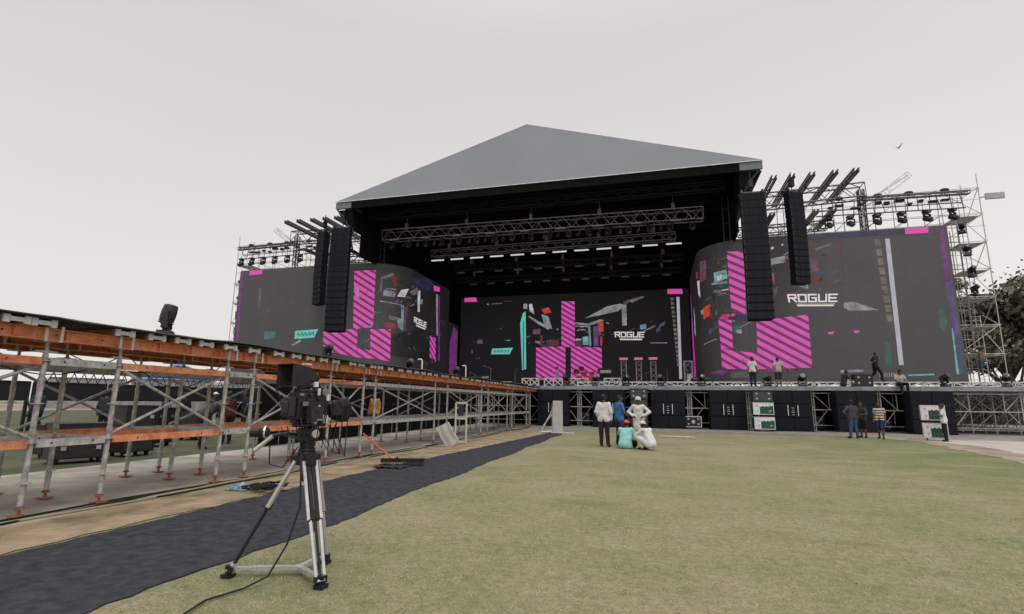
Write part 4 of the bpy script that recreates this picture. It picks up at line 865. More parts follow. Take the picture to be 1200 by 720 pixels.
q_ = dup(c, (12.33, 28.72, .80), (0, 0, R_(-18)), 'upper green and white case beside the man in white shirt and dark trousers'); q_.scale = (.8, .6, .95)
c2 = make_case(.98, .7, .66, PLASTIC, EDGE, 'silver edged black road case alone under the stage front', True, False, True); c2.location = (2.3, 35.6, 0)
c3 = make_case(1.05, .8, 1.68, GREYC, BLACK, 'tall charcoal case standing behind the man in the white turban', True); c3.location = (-.95, 34.9, 0)
d2 = dup(d_, (-.95, 34.9, 1.81), (0, 0, 0), 'black case lying on top of the tall charcoal case')
d3 = make_case(.95, .7, .72, PLASTIC, BLACK, 'black case on the stage edge beside the sitting man', False); d3.location = (12.2, 36.4, 2.69)

# ------------------------------------------------------------------ low frames and gear on the stage
WPAINT = mat('white_painted_steel', (.72, .72, .70), .5, 0, .08, 4)
def low_frame(x0, x1, y, z, label, h=.3, m=WPAINT, cross=False):
    r = empty('low_truss', ((x0+x1)/2, y, z), 0, label, 'truss', 'low white trusses along the stage front'); mb = MB(); w = (x1-x0)/2
    for yy in (-.12, .12):
        for zz in (.035, h): mb.box((0, yy, zz), (2*w, .05, .055))
    k = max(2, round((x1-x0)/.75))
    for i in range(k+1):
        x = -w+.03+i*(2*w-.06)/k
        for yy in (-.12, .12): mb.box((x, yy, h/2), (.05, .05, h))
        mb.box((x, 0, h), (.045, .24, .045))
        if i < k:
            x2 = -w+.03+(i+1)*(2*w-.06)/k
            for yy in (-.12, .12):
                mb.tube((x, yy, .03 if i % 2 else h), (x2, yy, h if i % 2 else .03), .02, 5)
                if cross: mb.tube((x, yy, h if i % 2 else .03), (x2, yy, .03 if i % 2 else h), .02, 5)
    mb.build('frame', m, r); return r
x = -5.2; k = 0
while x < 22:
    low_frame(x, x+2.94, 37.3, 2.685, f'low white steel truss lying along the stage front, {ORD[k]} from the catwalk'); x += 3; k += 1
for k, (a, b) in enumerate(((-9.6, -8.3), (-7.9, -6.5), (-6.2, -4.6), (-3.5, -2.3))):
    low_frame(a, b, 38.6, 2.685, f'short white cross-braced truss before the pink picture, {ORD[k]} from the left', .62, WHITEM, True)
mb = MB(); mb.span((-1.5, -.5, 0), (1.5, .5, .52)); o = mb.build('riser', mat('blue_grey_riser', (.07, .08, .1), .6), loc=(-4.6, 40.4, 2.69), bevel=.02); tag(o, 'dark grey riser box before the pink picture', 'riser')
def drum_kit(x, y, z):
    r = empty('drum_kit', (x, y, z), 0, 'red drum kit on the stage before the pink picture', 'drum kit'); red = mat('red_drum_shell', (.55, .045, .03), .35)
    mb = MB(); mb.tube((0, -.3, .62), (0, .25, .62), .58, 20); mb.build('bass_drum', [red], r)
    for dx, dz, rr in ((-.75, .95, .25), (.75, .9, .28), (-.35, 1.35, .2), (.35, 1.35, .2)):
        m_ = MB(); m_.tube((dx, 0, dz-.15), (dx, -.05, dz+.15), rr, 14); m_.tube((dx, 0, 0), (dx, 0, dz-.1), .02, 5); m_.build('drum', [red if dz > 1 else PLASTIC], r)
    for dx, dz in ((-1.05, 1.55), (1.05, 1.65), (-.6, 1.8)):
        m_ = MB(); m_.tube((dx, .1, 0), (dx, .1, dz), .018, 5); m_.tube((dx, .1, dz), (dx, .12, dz+.015), .26, 14); m_.build('cymbal', mat('brass_cymbal', (.45, .33, .12), .35, .8), r)
drum_kit(-5.5, 46, 2.69)
def totem(x, label):
    r = empty('lamp_totem', (x, 46, 2.69), 0, label, 'totem', 'lamp totems on stage'); mb = MB(); truss(mb, (0, 0, .05), (0, 0, 2.35), .42, .42, .5, .04, .018); mb.build('truss_frame', GALV, r)
    mb = MB(); mb.box((0, 0, 2.45), (.6, .5, .1)); mb.box((0, 0, .02), (.8, .8, .04)); mb.build('top_plate', BLACK, r)
    mb = MB(); mb.box((0, 0, 2.62), (.7, .3, .2)); mb.build('lamp', mat('rosy_lamp', (.1, .05, .05), .5, emit=lin(190, 110, 130), estr=.8), r)
    mb = MB(); mb.tube((-.12, -.3, .05), (-.12, -.3, .75), .12, 10); mb.build('canister', mat('red_canister', (.4, .06, .04), .4), r)
for x, l in ((-2.45, 'white truss totem with a rosy lamp, left of three'), (-1.2, 'white truss totem with a rosy lamp, middle of three'), (.0, 'white truss totem with a rosy lamp, right of three')): totem(x, l)
def stand(x, y, z, h, label, rz):
    r = empty('microphone_stand', (x, y, z), rz, label, 'microphone stand', 'microphone stands on stage'); mb = MB()
    for a in range(3): mb.tube((0, 0, .12), (.3*math.cos(a*2.1), .3*math.sin(a*2.1), .01), .012, 5)
    mb.tube((0, 0, .1), (0, 0, h), .015, 6); mb.tube((-.15, 0, h-.1), (.6, 0, h+.15), .012, 5); mb.tube((.6, 0, h+.15), (.75, 0, h+.18), .03, 8); mb.build('stand', [GALV], r)
for k, (x, h) in enumerate(((-21.0, 1.5), (-18.2, 1.75), (-16.2, 1.4), (-14.4, 1.9), (-12.2, 1.6), (-.6, 1.5), (1.1, 1.6))):
    stand(x, 46+.4*(k % 3), 2.69, h, f'microphone stand on the stage behind the catwalk end, {ORD[k]} from the left' if k < 5 else ['microphone stand between the middle and right totem', 'microphone stand right of the three totems'][k-5], k*1.3)
AMP = mat('amp_black', (.03, .03, .032), .6)
def amp(x, y, w, h, label):
    r = empty('amplifier', (x, y, 2.69), 0, label, 'amplifier', 'amplifiers on stage'); mb = MB(); mb.span((-w/2, -.25, 0), (w/2, .25, h)); mb.build('cabinet', AMP, r, bevel=.02)
    mb = MB(); mb.span((-w/2+.05, -.262, .05), (w/2-.05, -.249, h*.75)); mb.build('grille', GRILLE, r); mb = MB(); mb.span((-w/2+.05, -.265, h*.8), (w/2-.05, -.249, h*.93)); mb.build('control_panel', GALV, r)
for k, (x, w, h) in enumerate(((-20, .9, 1.1), (-19.1, .8, .7), (-17.2, 1.2, .9), (-15.3, .8, 1.3), (-13.2, 1.1, .8), (-10.4, .8, .6))):
    amp(x, 47.4, w, h, f'black amplifier on stage behind the catwalk, {ORD[k]} from the left')
amp(-3.9, 45, 1.0, 1.7, 'tall black amplifier right of the red drum kit'); amp(-9.0, 43.5, .9, .9, 'black amplifier left of the red drum kit'); amp(1.7, 46.8, 1.6, .6, 'low wide black amplifier right of the totems')
def wedge(x, y, rz, label):
    r = empty('monitor_wedge', (x, y, 2.69), rz, label, 'monitor speaker', 'monitor speakers along the stage edge'); mb = MB(); mb.prism([(-.32, -.22, 0), (-.32, .26, 0), (-.32, .26, .1), (-.32, -.08, .38), (-.32, -.22, .30)], (.64, 0, 0)); mb.build('cabinet', AMP, r, bevel=.012)
    mb = MB(); mb.prism([(-.27, .255, .12), (-.27, -.06, .375), (-.27, -.05, .395), (-.27, .268, .14)], (.54, 0, 0)); mb.build('grille', GRILLE, r)
for k, (x, rz) in enumerate(((-5.0, 10), (-2.9, -8), (-.7, 5), (1.6, -12), (4.2, 6), (9.9, -5), (15.2, 9), (17.8, -7))):
    wedge(x, 38.2, R_(rz), 'black monitor wedge on the stage floor, '+ORD[k]+' from the catwalk')
for k, (x, y, w_, h_) in enumerate(((-13.2, 9.6, 1.1, .8), (-13.5, 11.2, .8, 1.2), (-14.6, 10.4, 1.2, .7), (-15.5, 13.6, .9, 1.1), (-16.8, 16.4, 1.2, .9))):
    q_ = make_case(w_, .7, h_, PLASTIC, BLACK, ['black road case nearest the viewer behind the catwalk', 'tall black road case behind the catwalk cross brace', 'low wide black road case on the dark turf', 'upright black road case between the low case and the barrier people', 'black road case farthest from the catwalk, on the turf'][k], True); q_.location = (x, y, 0); q_.rotation_euler.z = R_(70+k*11)
for k, (x, w_, h_) in enumerate(((-4.75, .9, .8), (-1.9, .55, .6), (6.15, .6, .5), (9.65, .9, .75), (13.3, .8, .6))):
    q_ = make_case(w_, .6, h_, PLASTIC, BLACK, ['black road case in the gap beside the catwalk end', 'small black case in the dark gap behind the men', 'small black case in the shadow behind the green cases', 'black road case in the dark gap left of the man in jeans', 'black case in the gap right of the striped shirt man'][k], True); q_.location = (x, 37.2, 0)
def table(x, y, w, label):
    r = empty('folding_table', (x, y, 2.69), 0, label, 'table'); mb = MB(); mb.box((0, 0, .74), (w, .7, .04)); mb.build('tabletop', mat('pale_tabletop', (.5, .45, .36), .6), r)
    for sx in (-1, 1):
        m_ = MB()
        for sy in (-.28, .28): m_.tube((sx*(w/2-.1), sy, 0), (sx*(w/2-.1), sy, .72), .02, 6)
        m_.build('leg', GALV, r)
table(3.4, 42.5, 1.7, 'pale folding table by the curve of the right screen')
r = empty('equipment_rack', (2.75, 45, 2.69), 0, 'pale open lattice rack near the purple strip by the right screen', 'rack'); mb = MB(); truss(mb, (0, 0, .05), (0, 0, 2.3), .6, .5, .55, .04, .02); mb.build('truss_frame', WHITEM, r)

# ------------------------------------------------------------------ film camera on its tripod
ALU = mat('brushed_aluminium', (.62, .61, .6), .35, .7, .1, 20)
SATIN = mat('black_satin', (.014, .014, .015), .35, 0, .2, 20)
CLOTHB = mat('black_cloth', (.012, .012, .013), .9, 0, .3, 10, .4, 40)
def tripod():
    A = Vector((-3.1, 4.30, 1.02)); F1, F2, F3 = Vector((-3.58, 4.02, .03)), Vector((-2.67, 4.02, .03)), Vector((-3.03, 4.60, .03))
    root = empty('camera_tripod', (-3.1, 4.3, 0), 0, 'tall black and silver camera tripod standing on the grass beside the carpet', 'tripod'); off = Vector(root.location)
    def part(mb, name, m, par=root, **k):
        o = mb.build(name, m, par, **k)
        if par is root: o.location = -off
        return o
    mb = MB(); mb.tube(A-Vector((0, 0, .10)), A+Vector((0, 0, .02)), .085, 16); mb.tube(A+Vector((0, 0, .02)), A+Vector((0, 0, .05)), .075, 16)
    for F in (F1, F2, F3):
        d = (F-A); d.z = 0; d.normalize(); mb.box(A+d*.085-Vector((0, 0, .05)), (.09, .09, .09), 0, Matrix.Rotation(math.atan2(d.y, d.x), 3, 'Z'))
    part(mb, 'bowl', SATIN, bevel=.008)
    mb = MB(); mb.tube(A-Vector((0, 0, .2)), A-Vector((0, 0, .1)), .028, 10); mb.sph(A-Vector((0, 0, .22)), (.035, .035, .03), 10); part(mb, 'bowl_clamp', SATIN)
    for F in (F1, F2, F3):
        d = (F-A); h = Vector((d.x, d.y, 0)).normalized(); side = h.cross(Vector((0, 0, 1)))
        a = A+h*.09-Vector((0, 0, .06)); dd = (F-a)
        mid = a+dd*(.42 if F is F1 else .5); low = a+dd*.96
        up = MB(); s_ = MB()
        if F is F1:
            up.bar(a, mid, .05, .04, 1); up.tube(a+side*.042, mid+side*.042, .017, 8, m=1); up.tube(a-side*.042, mid-side*.042, .020, 8, m=1); up.tube(mid-dd*.03, mid+dd*.02, .032, 10)
            s_.tube(mid, low, .017, 10); s_.tube(low-dd*.05, low, .024, 10, m=1)
        else:
            for q in (-.055, -.02, .02, .055): up.tube(a+side*q, mid+side*q, .016, 8, m=1 if abs(q) > .03 else 0)
            up.bar(mid-side*.058, mid+side*.058, .03, .022)
            for q in (-.042, .042): s_.tube(mid+side*q, low+side*q*.8, .0155, 8, m=1)
            s_.tube(mid, low, .011, 8)
        l = part(up, 'leg', [SATIN, ALU]); l2 = part(s_, 'lower_leg', [SATIN, ALU])
        ft = MB(); ft.tube(low, low+dd*.02, .04, 10, m=1); ft.bar(low-side*.05, low+side*.05, .045, .05, 0); ft.tube(F+Vector((0, 0, .07)), F+Vector((0, 0, 0)), .032, 10, r2=.022); ft.box(F+Vector((0, 0, -.012)), (.085, .085, .03))
        part(ft, 'foot', [SATIN, ALU])
    c = Vector((-3.06, 4.26, .06)); mb = MB(); mb.tube(c-Vector((0, 0, .015)), c+Vector((0, 0, .02)), .035, 12)
    for F in (F1, F2, F3):
        q = F+Vector((0, 0, .045)); mb.bar(c, c.lerp(q, .66), .05, .032); mb.bar(c.lerp(q, .5), q, .036, .022)
        mb.box(c.lerp(q, .6), (.045, .045, .035))
    part(mb, 'spreader', ALU)
    # fluid head and pan bars
    hd = MB(); hd.tube(A+Vector((0, 0, .05)), A+Vector((0, 0, .12)), .065, 16); hd.box(A+Vector((0, 0, .17)), (.13, .15, .12)); ax = Vector((.33, .944, 0)); sx = Vector((.944, -.33, 0))
    hd.tube(A+Vector((0, 0, .18))-sx*.10, A+Vector((0, 0, .18))+sx*.10, .062, 16); hd.tube(A+Vector((0, 0, .18))+sx*.1, A+Vector((0, 0, .18))+sx*.115, .04, 12, m=1)
    hd.bar(A+Vector((0, 0, .255))-ax*.15, A+Vector((0, 0, .255))+ax*.15, .09, .03, 0); hd.tube(A+Vector((0, 0, .08))-ax*.08, A+Vector((0, 0, .08))-ax*.1, .025, 10, m=1)
    part(hd, 'fluid_head', [SATIN, ALU], bevel=.006)
    b0 = A+Vector((0, 0, .16)); 
    pb = MB(); pb.path([b0-sx*.08, b0+Vector((-.16, -.08, .02)), b0+Vector((-.27, -.14, -.0))], .016, 8); pb.tube(b0+Vector((-.27, -.14, .0)), b0+Vector((-.40, -.20, -.13)), .021, 10, m=1); part(pb, 'pan_bar', [SATIN, ALU])
    zc = MB(); q = b0+Vector((-.37, -.16, .03)); px_ = Vector((.9, .43, 0)); zc.sph(q, (.075, .055, .055), 12); zc.tube(q+px_*.05, q-px_*.10, .045, 12); zc.tube(q+px_*.02, q+px_*.035, .058, 12, m=1); part(zc, 'zoom_control', [SATIN, ALU])
    cb = MB(); cb.path([b0+Vector((-.3, -.14, 0)), b0+Vector((-.28, -.14, -.25)), b0+Vector((-.17, -.1, -.28)), b0+Vector((-.03, -.04, -.05))], .006, 6); part(cb, 'control_cable', RUBBER)
    return A
TA = tripod()
def film_camera():
    rz = math.atan2(.944, .33)
    r = empty('film_camera', (TA.x, TA.y, TA.z+.272), rz, 'large black broadcast camera with a hooded viewfinder on the tripod', 'video camera'); r.scale = (1.02, 1.08, 1.18)
    # local x: lens direction, y: camera left
    mb = MB(); mb.span((-.18, -.07, .03), (.14, .07, .235)); mb.span((-.10, -.085, .06), (.08, -.07, .20)); mb.span((-.15, -.06, .235), (.1, .05, .262)); mb.tube((.02, -.07, .2), (.02, -.1, .2), .03, 10); mb.tube((-.06, -.07, .215), (-.06, -.092, .215), .022, 8); mb.span((-.18, .07, .07), (.05, .085, .17)); mb.span((-.17, -.04, 0), (.12, .04, .03)); mb.build('body', SATIN, r, bevel=.012)
    mb = MB(); mb.span((-.25, -.06, .05), (-.185, .055, .2)); mb.box((-.255, 0, .12), (.02, .09, .1)); mb.build('battery', PLASTIC, r, bevel=.01)
    mb = MB(); mb.path([(-.15, 0, .21), (-.13, 0, .27), (-.05, 0, .285), (.08, 0, .285), (.12, 0, .21)], .017, 8); mb.build('handle', SATIN, r)
    mb = MB(); mb.tube((.14, 0, .12), (.19, 0, .12), .06, 16); mb.tube((.19, 0, .12), (.30, 0, .12), .05, 16); mb.tube((.22, 0, .12), (.25, 0, .12), .058, 16, m=1); mb.tube((.30, 0, .12), (.34, 0, .12), .062, 16); mb.span((.16, -.11, .06), (.27, -.05, .15)); lo = mb.build('lens', [SATIN, PLASTIC], r)
    mb = MB(); mb.tube((.342, 0, .12), (.346, 0, .12), .05, 16); mb.build('front_glass', LENS, lo)
    # draped rain cover over the lens hood
    mb = MB(); n = 20; rn = random.Random(2); rings = []
    for x, rr in ((.24, .066), (.30, .080), (.35, .084), (.39, .082), (.41, .070)):
        rings.append([(x+rn.uniform(-.008, .008), rr*math.cos(k*6.283/n)*(1+.10*math.sin(k*2.2+x*20)), .11+rr*.98*math.sin(k*6.283/n)*(1+.12*math.sin(k*1.7+x*9))-(.02 if math.sin(k*6.283/n) < 0 else 0)) for k in range(n)])
    vs = [p for q in rings for p in q]; mb.add(vs, [(i*n+k, i*n+(k+1) % n, (i+1)*n+(k+1) % n, (i+1)*n+k) for i in range(4) for k in range(n)])
    o = mb.build('rain_cover', CLOTHB, r, smooth=True); s_ = o.modifiers.new('thick', 'SOLIDIFY'); s_.thickness = .006
    # viewfinder with deep hood, facing back to the operator
    vf = MB(); vf.span((-.10, .0, .33), (.04, .10, .40)); vf.tube((.0, .05, .285), (.0, .05, .34), .02, 8); vf.tube((.05, -.02, .30), (.05, .12, .36), .018, 8); vf.sph((.06, .05, .36), .045, 10); vf.build('viewfinder_mount', SATIN, r)
    hood = MB(); q = []
    x0, x1 = -.03, -.24
    inner = [(-.02, .30), (.15, .30), (.15, .43), (-.02, .43)]; outer = [(-.05, .275), (.18, .275), (.18, .455), (-.05, .455)]
    vs = [(x0, y, z) for y, z in inner]+[(x1, y, z) for y, z in outer]
    hood.add(vs, [(0, 1, 5, 4), (1, 2, 6, 5), (2, 3, 7, 6), (3, 0, 4, 7), (0, 3, 2, 1)])
    o = hood.build('viewfinder_hood', mat('hood_black', (.02, .019, .02), .7, 0, .2, 12), r); s_ = o.modifiers.new('thick', 'SOLIDIFY'); s_.thickness = .006
    mb = MB(); mb.span((-.05, -.01, .31), (-.04, .14, .42)); mb.build('viewfinder_screen', LENS, o)
    mb = MB(); mb.span((-.06, .03, .456), (.0, .09, .466)); mb.build('tally_plate', WHITEP, r)
    mb = MB(); mb.span((-.10, -.16, .02), (.02, -.09, .13)); mb.tube((-.04, -.165, .1), (-.04, -.16, .1), .02, 8); mb.build('receiver_box', PLASTIC, r, bevel=.006)
    mb = MB(); mb.span((.0, -.10, .215), (.02, -.085, .27)); mb.span((.10, -.09, .0), (.125, -.075, .06)); mb.span((.02, -.092, .09), (.035, -.086, .14)); mb.build('sticker', WHITEP, r)
    for k, (p, d_) in enumerate((((-.12, -.09, .15), (.05, .012, .03)), ((.06, -.09, .05), (.03, .01, .03)), ((-.15, -.075, .22), (.04, .012, .018)), ((.12, -.075, .20), (.025, .012, .05)), ((-.02, -.165, .03), (.06, .01, .012)), ((.0, -.055, .30), (.03, .03, .04)), ((.10, -.05, .27), (.02, .02, .06)))):
        mb = MB(); mb.box(p, d_); mb.build('control_key', [mat('camera_grey_trim', (.22, .22, .22), .4, .4), WHITEP][k % 2], r)
    mb = MB(); mb.tube((.05, -.12, .24), (.05, -.14, .24), .03, 12); mb.tube((-.05, -.12, .02), (-.05, -.15, .02), .025, 12); mb.build('focus_knob', MATS['camera_grey_trim'], r)
    mb = MB(); mb.bar((-.02, -.02, .24), (.02, .07, .36), .02, .02); mb.bar((.12, -.03, .2), (.04, .05, .34), .018, .018); mb.build('viewfinder_arm', MATS['camera_grey_trim'], r)
    rn = random.Random(8)
    for k in range(9):
        m_ = MB(); p = Vector((-.15+.06*k, -.08, .05+.02*k)); e_ = Vector((-.28+.07*k, -.02+.03*rn.random(), -.02)); m_.path([p, p+Vector((-.03, -.07, -.06)), (p+e_)/2+Vector((0, -.09, -.12-.03*k)), e_+Vector((0, -.03, -.06)), e_], .005, 6); m_.build('cable', RUBBER, r)
    mb = MB(); mb.path([(-.22, .05, .1), (-.3, .08, .26), (-.12, .1, .32), (-.02, .09, .34)], .007, 6); mb.build('viewfinder_cable', RUBBER, r)
film_camera()
mb = MB(); mb.path([(-3.13, 4.22, 1.2), (-3.02, 4.12, .95), (-2.98, 4.1, .6), (-3.05, 4.06, .3), (-3.15, 3.98, .06), (-3.22, 3.8, .018), (-3.30, 3.5, .02), (-3.22, 3.2, .02), (-3.28, 2.6, .02), (-3.0, 2.0, .02)], .008, 8)
tag(mb.build('camera_cable', RUBBER), 'black cable hanging from the film camera down onto the grass', 'cable')

# ------------------------------------------------------------------ things lying beside the catwalk
rn = random.Random(17)
for k, (x, m) in enumerate(((-7.42, RUBBER), (-7.50, mat('tan_cable', (.3, .24, .14), .7)), (-7.60, RUBBER), (-7.68, RUBBER))):
    pts = []; y = -3
    while y < 34: pts.append((x+.07*math.sin(y*.9+k*2)+.04*math.sin(y*2.1+k)+rn.uniform(-.02, .02), y, .022)); y += .45
    lab = ['black cable nearest the verge along the catwalk foot', 'tan cable running along the catwalk posts', 'black cable beside the tan cable under the catwalk', 'black cable close to the front catwalk posts', 'black cable between front and middle catwalk posts', 'black cable near the back catwalk posts'][k]
    mb = MB(); mb.path(pts, .014 if k != 1 else .019, 6); tag(mb.build('power_cable', m, smooth=True), lab, 'cable', 'cables along the catwalk')
mb = MB(); 
for k in range(3):
    pts = [(-6.48+.25*k*.6+(.20+.03*math.sin(t*1.7))*math.cos(t), 7.75+.12*math.sin(t*3.1+k)+.16*math.sin(t), .03+.025*k+.06*abs(math.sin(t*2.3+k))) for t in [i*.35 for i in range(40)]]; mb.path(pts, .013, 6)
tag(mb.build('cable_pile', RUBBER), 'tangled heap of black cable on the carpet edge', 'cable')
mb = MB(); n = 9; vs = [(-6.98+.05*i+.01*math.sin(j*2), 7.55+.035*j, .02+.13*abs(math.sin(i*1.1+j*.7))*math.sin(math.pi*i/(n-1))*math.sin(math.pi*j/(n-1))+.004) for j in range(n) for i in range(n)]
mb.add(vs, [(j*n+i, j*n+i+1, (j+1)*n+i+1, (j+1)*n+i) for j in range(n-1) for i in range(n-1)]); o = mb.build('plastic_bag', mat('blue_bag', (.08, .16, .28), .4, 0, .3, 12, col2=(.3, .42, .5)), smooth=True); o.modifiers.new('thick', 'SOLIDIFY').thickness = .005
tag(o, 'crumpled blue plastic bag beside the cable heap', 'bag')
r = empty('push_broom', (-5.85, 11.5, 0), 0, 'wide black broom with an orange handle leaning toward the catwalk', 'broom')
mb = MB(); mb.tube((-.05, .02, .12), (-1.83, 1.55, .62), .024, 10); mb.build('handle', mat('orange_red_paint', (.6, .13, .05), .45), r)
rot = Matrix.Rotation(R_(20), 3, 'Z'); mb = MB(); mb.box((.12, .05, .15), (1.0, .14, .08), 0, rot); mb.tube((-.09, .03, .14), (.0, .03, .2), .035, 8); mb.build('head', SATIN, r)
mb = MB()
for i in range(40): mb.tube(rot @ Vector((-.48+.024*i, -.05+.05*(i % 3), .15))+Vector((.12, .05, 0)), rot @ Vector((-.49+.025*i, -.09+.08*(i % 3), .02))+Vector((.12, .05, 0)), .008, 4)
mb.build('bristle', RUBBER, r)
mb = MB(); n = 14; vs = [(-6.2+.6*i/n*1.2+.05*math.sin(j), 10.95+.55*j/n+.03*math.sin(i*1.3), .03+.035*abs(math.sin(i*.9+j*1.3))) for j in range(n+1) for i in range(n+1)]
mb.add(vs, [(j*(n+1)+i, j*(n+1)+i+1, (j+1)*(n+1)+i+1, (j+1)*(n+1)+i) for j in range(n) for i in range(n)]); o = mb.build('tarp_sheet', mat('black_sheet', (.01, .01, .011), .5, 0, .3, 8), smooth=True); o.modifiers.new('thick', 'SOLIDIFY').thickness = .006
tag(o, 'crumpled black sheet on the carpet beside the broom head', 'tarp')
mb = MB(); mb.span((-.8, -.12, 0), (.8, .12, .045)); o = mb.build('plank', mat('pale_plank', (.5, .47, .42), .7), loc=(.95, 26.0, .01), bevel=.006); o.rotation_euler.z = R_(-7); tag(o, 'pale flat plank lying alone on the grass right of the working group', 'plank')
# white board propped on the post, with an open frame box behind it
mb = MB(); n = 8; rot = Matrix.Rotation(R_(-24), 3, 'Y') @ Matrix.Rotation(R_(22), 3, 'X')
vs = [rot @ Vector((-.25+.5*i/n+.012*math.sin(j*1.2), .012*math.sin(i*1.3)+.008*math.sin(j*.9), .8*j/n)) for j in range(n+1) for i in range(n+1)]
mb.add(vs, [(j*(n+1)+i, j*(n+1)+i+1, (j+1)*(n+1)+i+1, (j+1)*(n+1)+i) for j in range(n) for i in range(n)]); o = mb.build('white_board', WHITEP, loc=(-6.75, 17.35, .04)); o.modifiers.new('thick', 'SOLIDIFY').thickness = .025
tag(o, 'bent white board propped askew against the catwalk post', 'board')
r = empty('open_frame_box', (-6.95, 18.6, 0), R_(30), 'small pale open frame box standing behind the bent white board', 'frame'); mb = MB()
for x in (-.2, .2): mb.box((x, 0, .75), (.06, .12, 1.45))
for z in (.06, .9, 1.47): mb.box((0, 0, z), (.4, .12, .06))
mb.build('frame', mat('pale_beige_metal', (.5, .47, .4), .5), r); mb = MB(); mb.box((0, .02, 1.19), (.2, .03, .4)); mb.build('back_plate', PLASTIC, r)
r = empty('backdrop_panel', (-4.78, 26.8, 0), R_(10), 'grey white upright panel on a braced foot at the carpet end', 'panel'); mb = MB(); mb.box((0, 0, .82), (.5, .07, 1.6)); mb.build('panel', mat('grey_white_board', (.42, .41, .4), .5), r, bevel=.008)
mb = MB(); mb.box((.25, -.25, .03), (1.15, .5, .05)); mb.build('foot_plate', mat('grey_white_board', (.42, .41, .4), .5), r)
mb = MB()
for y in (.1, .5):
    mb.tube((-.28, y*.4, 1.15), (-.85, y, .06), .025, 6); mb.tube((-.28, y*.4, .95), (-.75, y, .35), .02, 6); mb.tube((-.28, y, .08), (-.88, y, .05), .025, 6); mb.tube((-.28, y*.4, .06), (-.28, y*.4, 1.3), .02, 6)
mb.build('brace', WHITEM, r)
# ------------------------------------------------------------------ people
FOLD = bpy.data.textures.new('cloth_folds', 'CLOUDS'); FOLD.noise_scale = .16; FOLD.noise_depth = 2
def remesh(mb, vox, it=3, fold=0):
    me = mb.mesh('tmp', []); o = bpy.data.objects.new('tmp', me); COL.objects.link(o)
    m = o.modifiers.new('r', 'REMESH'); m.mode = 'VOXEL'; m.voxel_size = vox
    s = o.modifiers.new('s', 'SMOOTH'); s.iterations = it; s.factor = .5
    if fold: d_ = o.modifiers.new('d', 'DISPLACE'); d_.texture = FOLD; d_.strength = fold; d_.mid_level = .5
    dg = bpy.context.evaluated_depsgraph_get(); ev = o.evaluated_get(dg); r = bpy.data.meshes.new_from_object(ev)
    bpy.data.objects.remove(o); bpy.data.meshes.remove(me); return r
SKINS = [mat('brown_skin', (.16, .085, .055), .55, 0, .1, 8), mat('dark_brown_skin', (.095, .052, .036), .55, 0, .1, 8)]
EYE = mat('dark_eye', (.01, .01, .01), .2, 0, 0); LIP = mat('lip', (.13, .05, .04), .5, 0, 0); HAIR = mat('black_hair', (.008, .007, .007), .6, 0, .2, 30)
CLO = {}
def cloth(name, rgb):
    if name not in CLO: CLO[name] = mat('cloth_'+name, rgb, .9, 0, .16, 7, .3, 25, spec=.15)
    return CLO[name]
DEF = dict(pel=(0, 0, .96), chest=(0, .01, 1.27), neck=(0, 0, 1.45), head=(0, .03, 1.59),
           shL=(-.168, 0, 1.40), elL=(-.225, -.03, 1.12), wrL=(-.24, .05, .87), shR=(.168, 0, 1.40), elR=(.225, -.03, 1.12), wrR=(.24, .05, .87),
           hipL=(-.09, 0, .91), knL=(-.10, .02, .49), anL=(-.11, -.02, .08), hipR=(.09, 0, .91), knR=(.10, .02, .49), anR=(.11, -.02, .08), toeL=None, toeR=None)
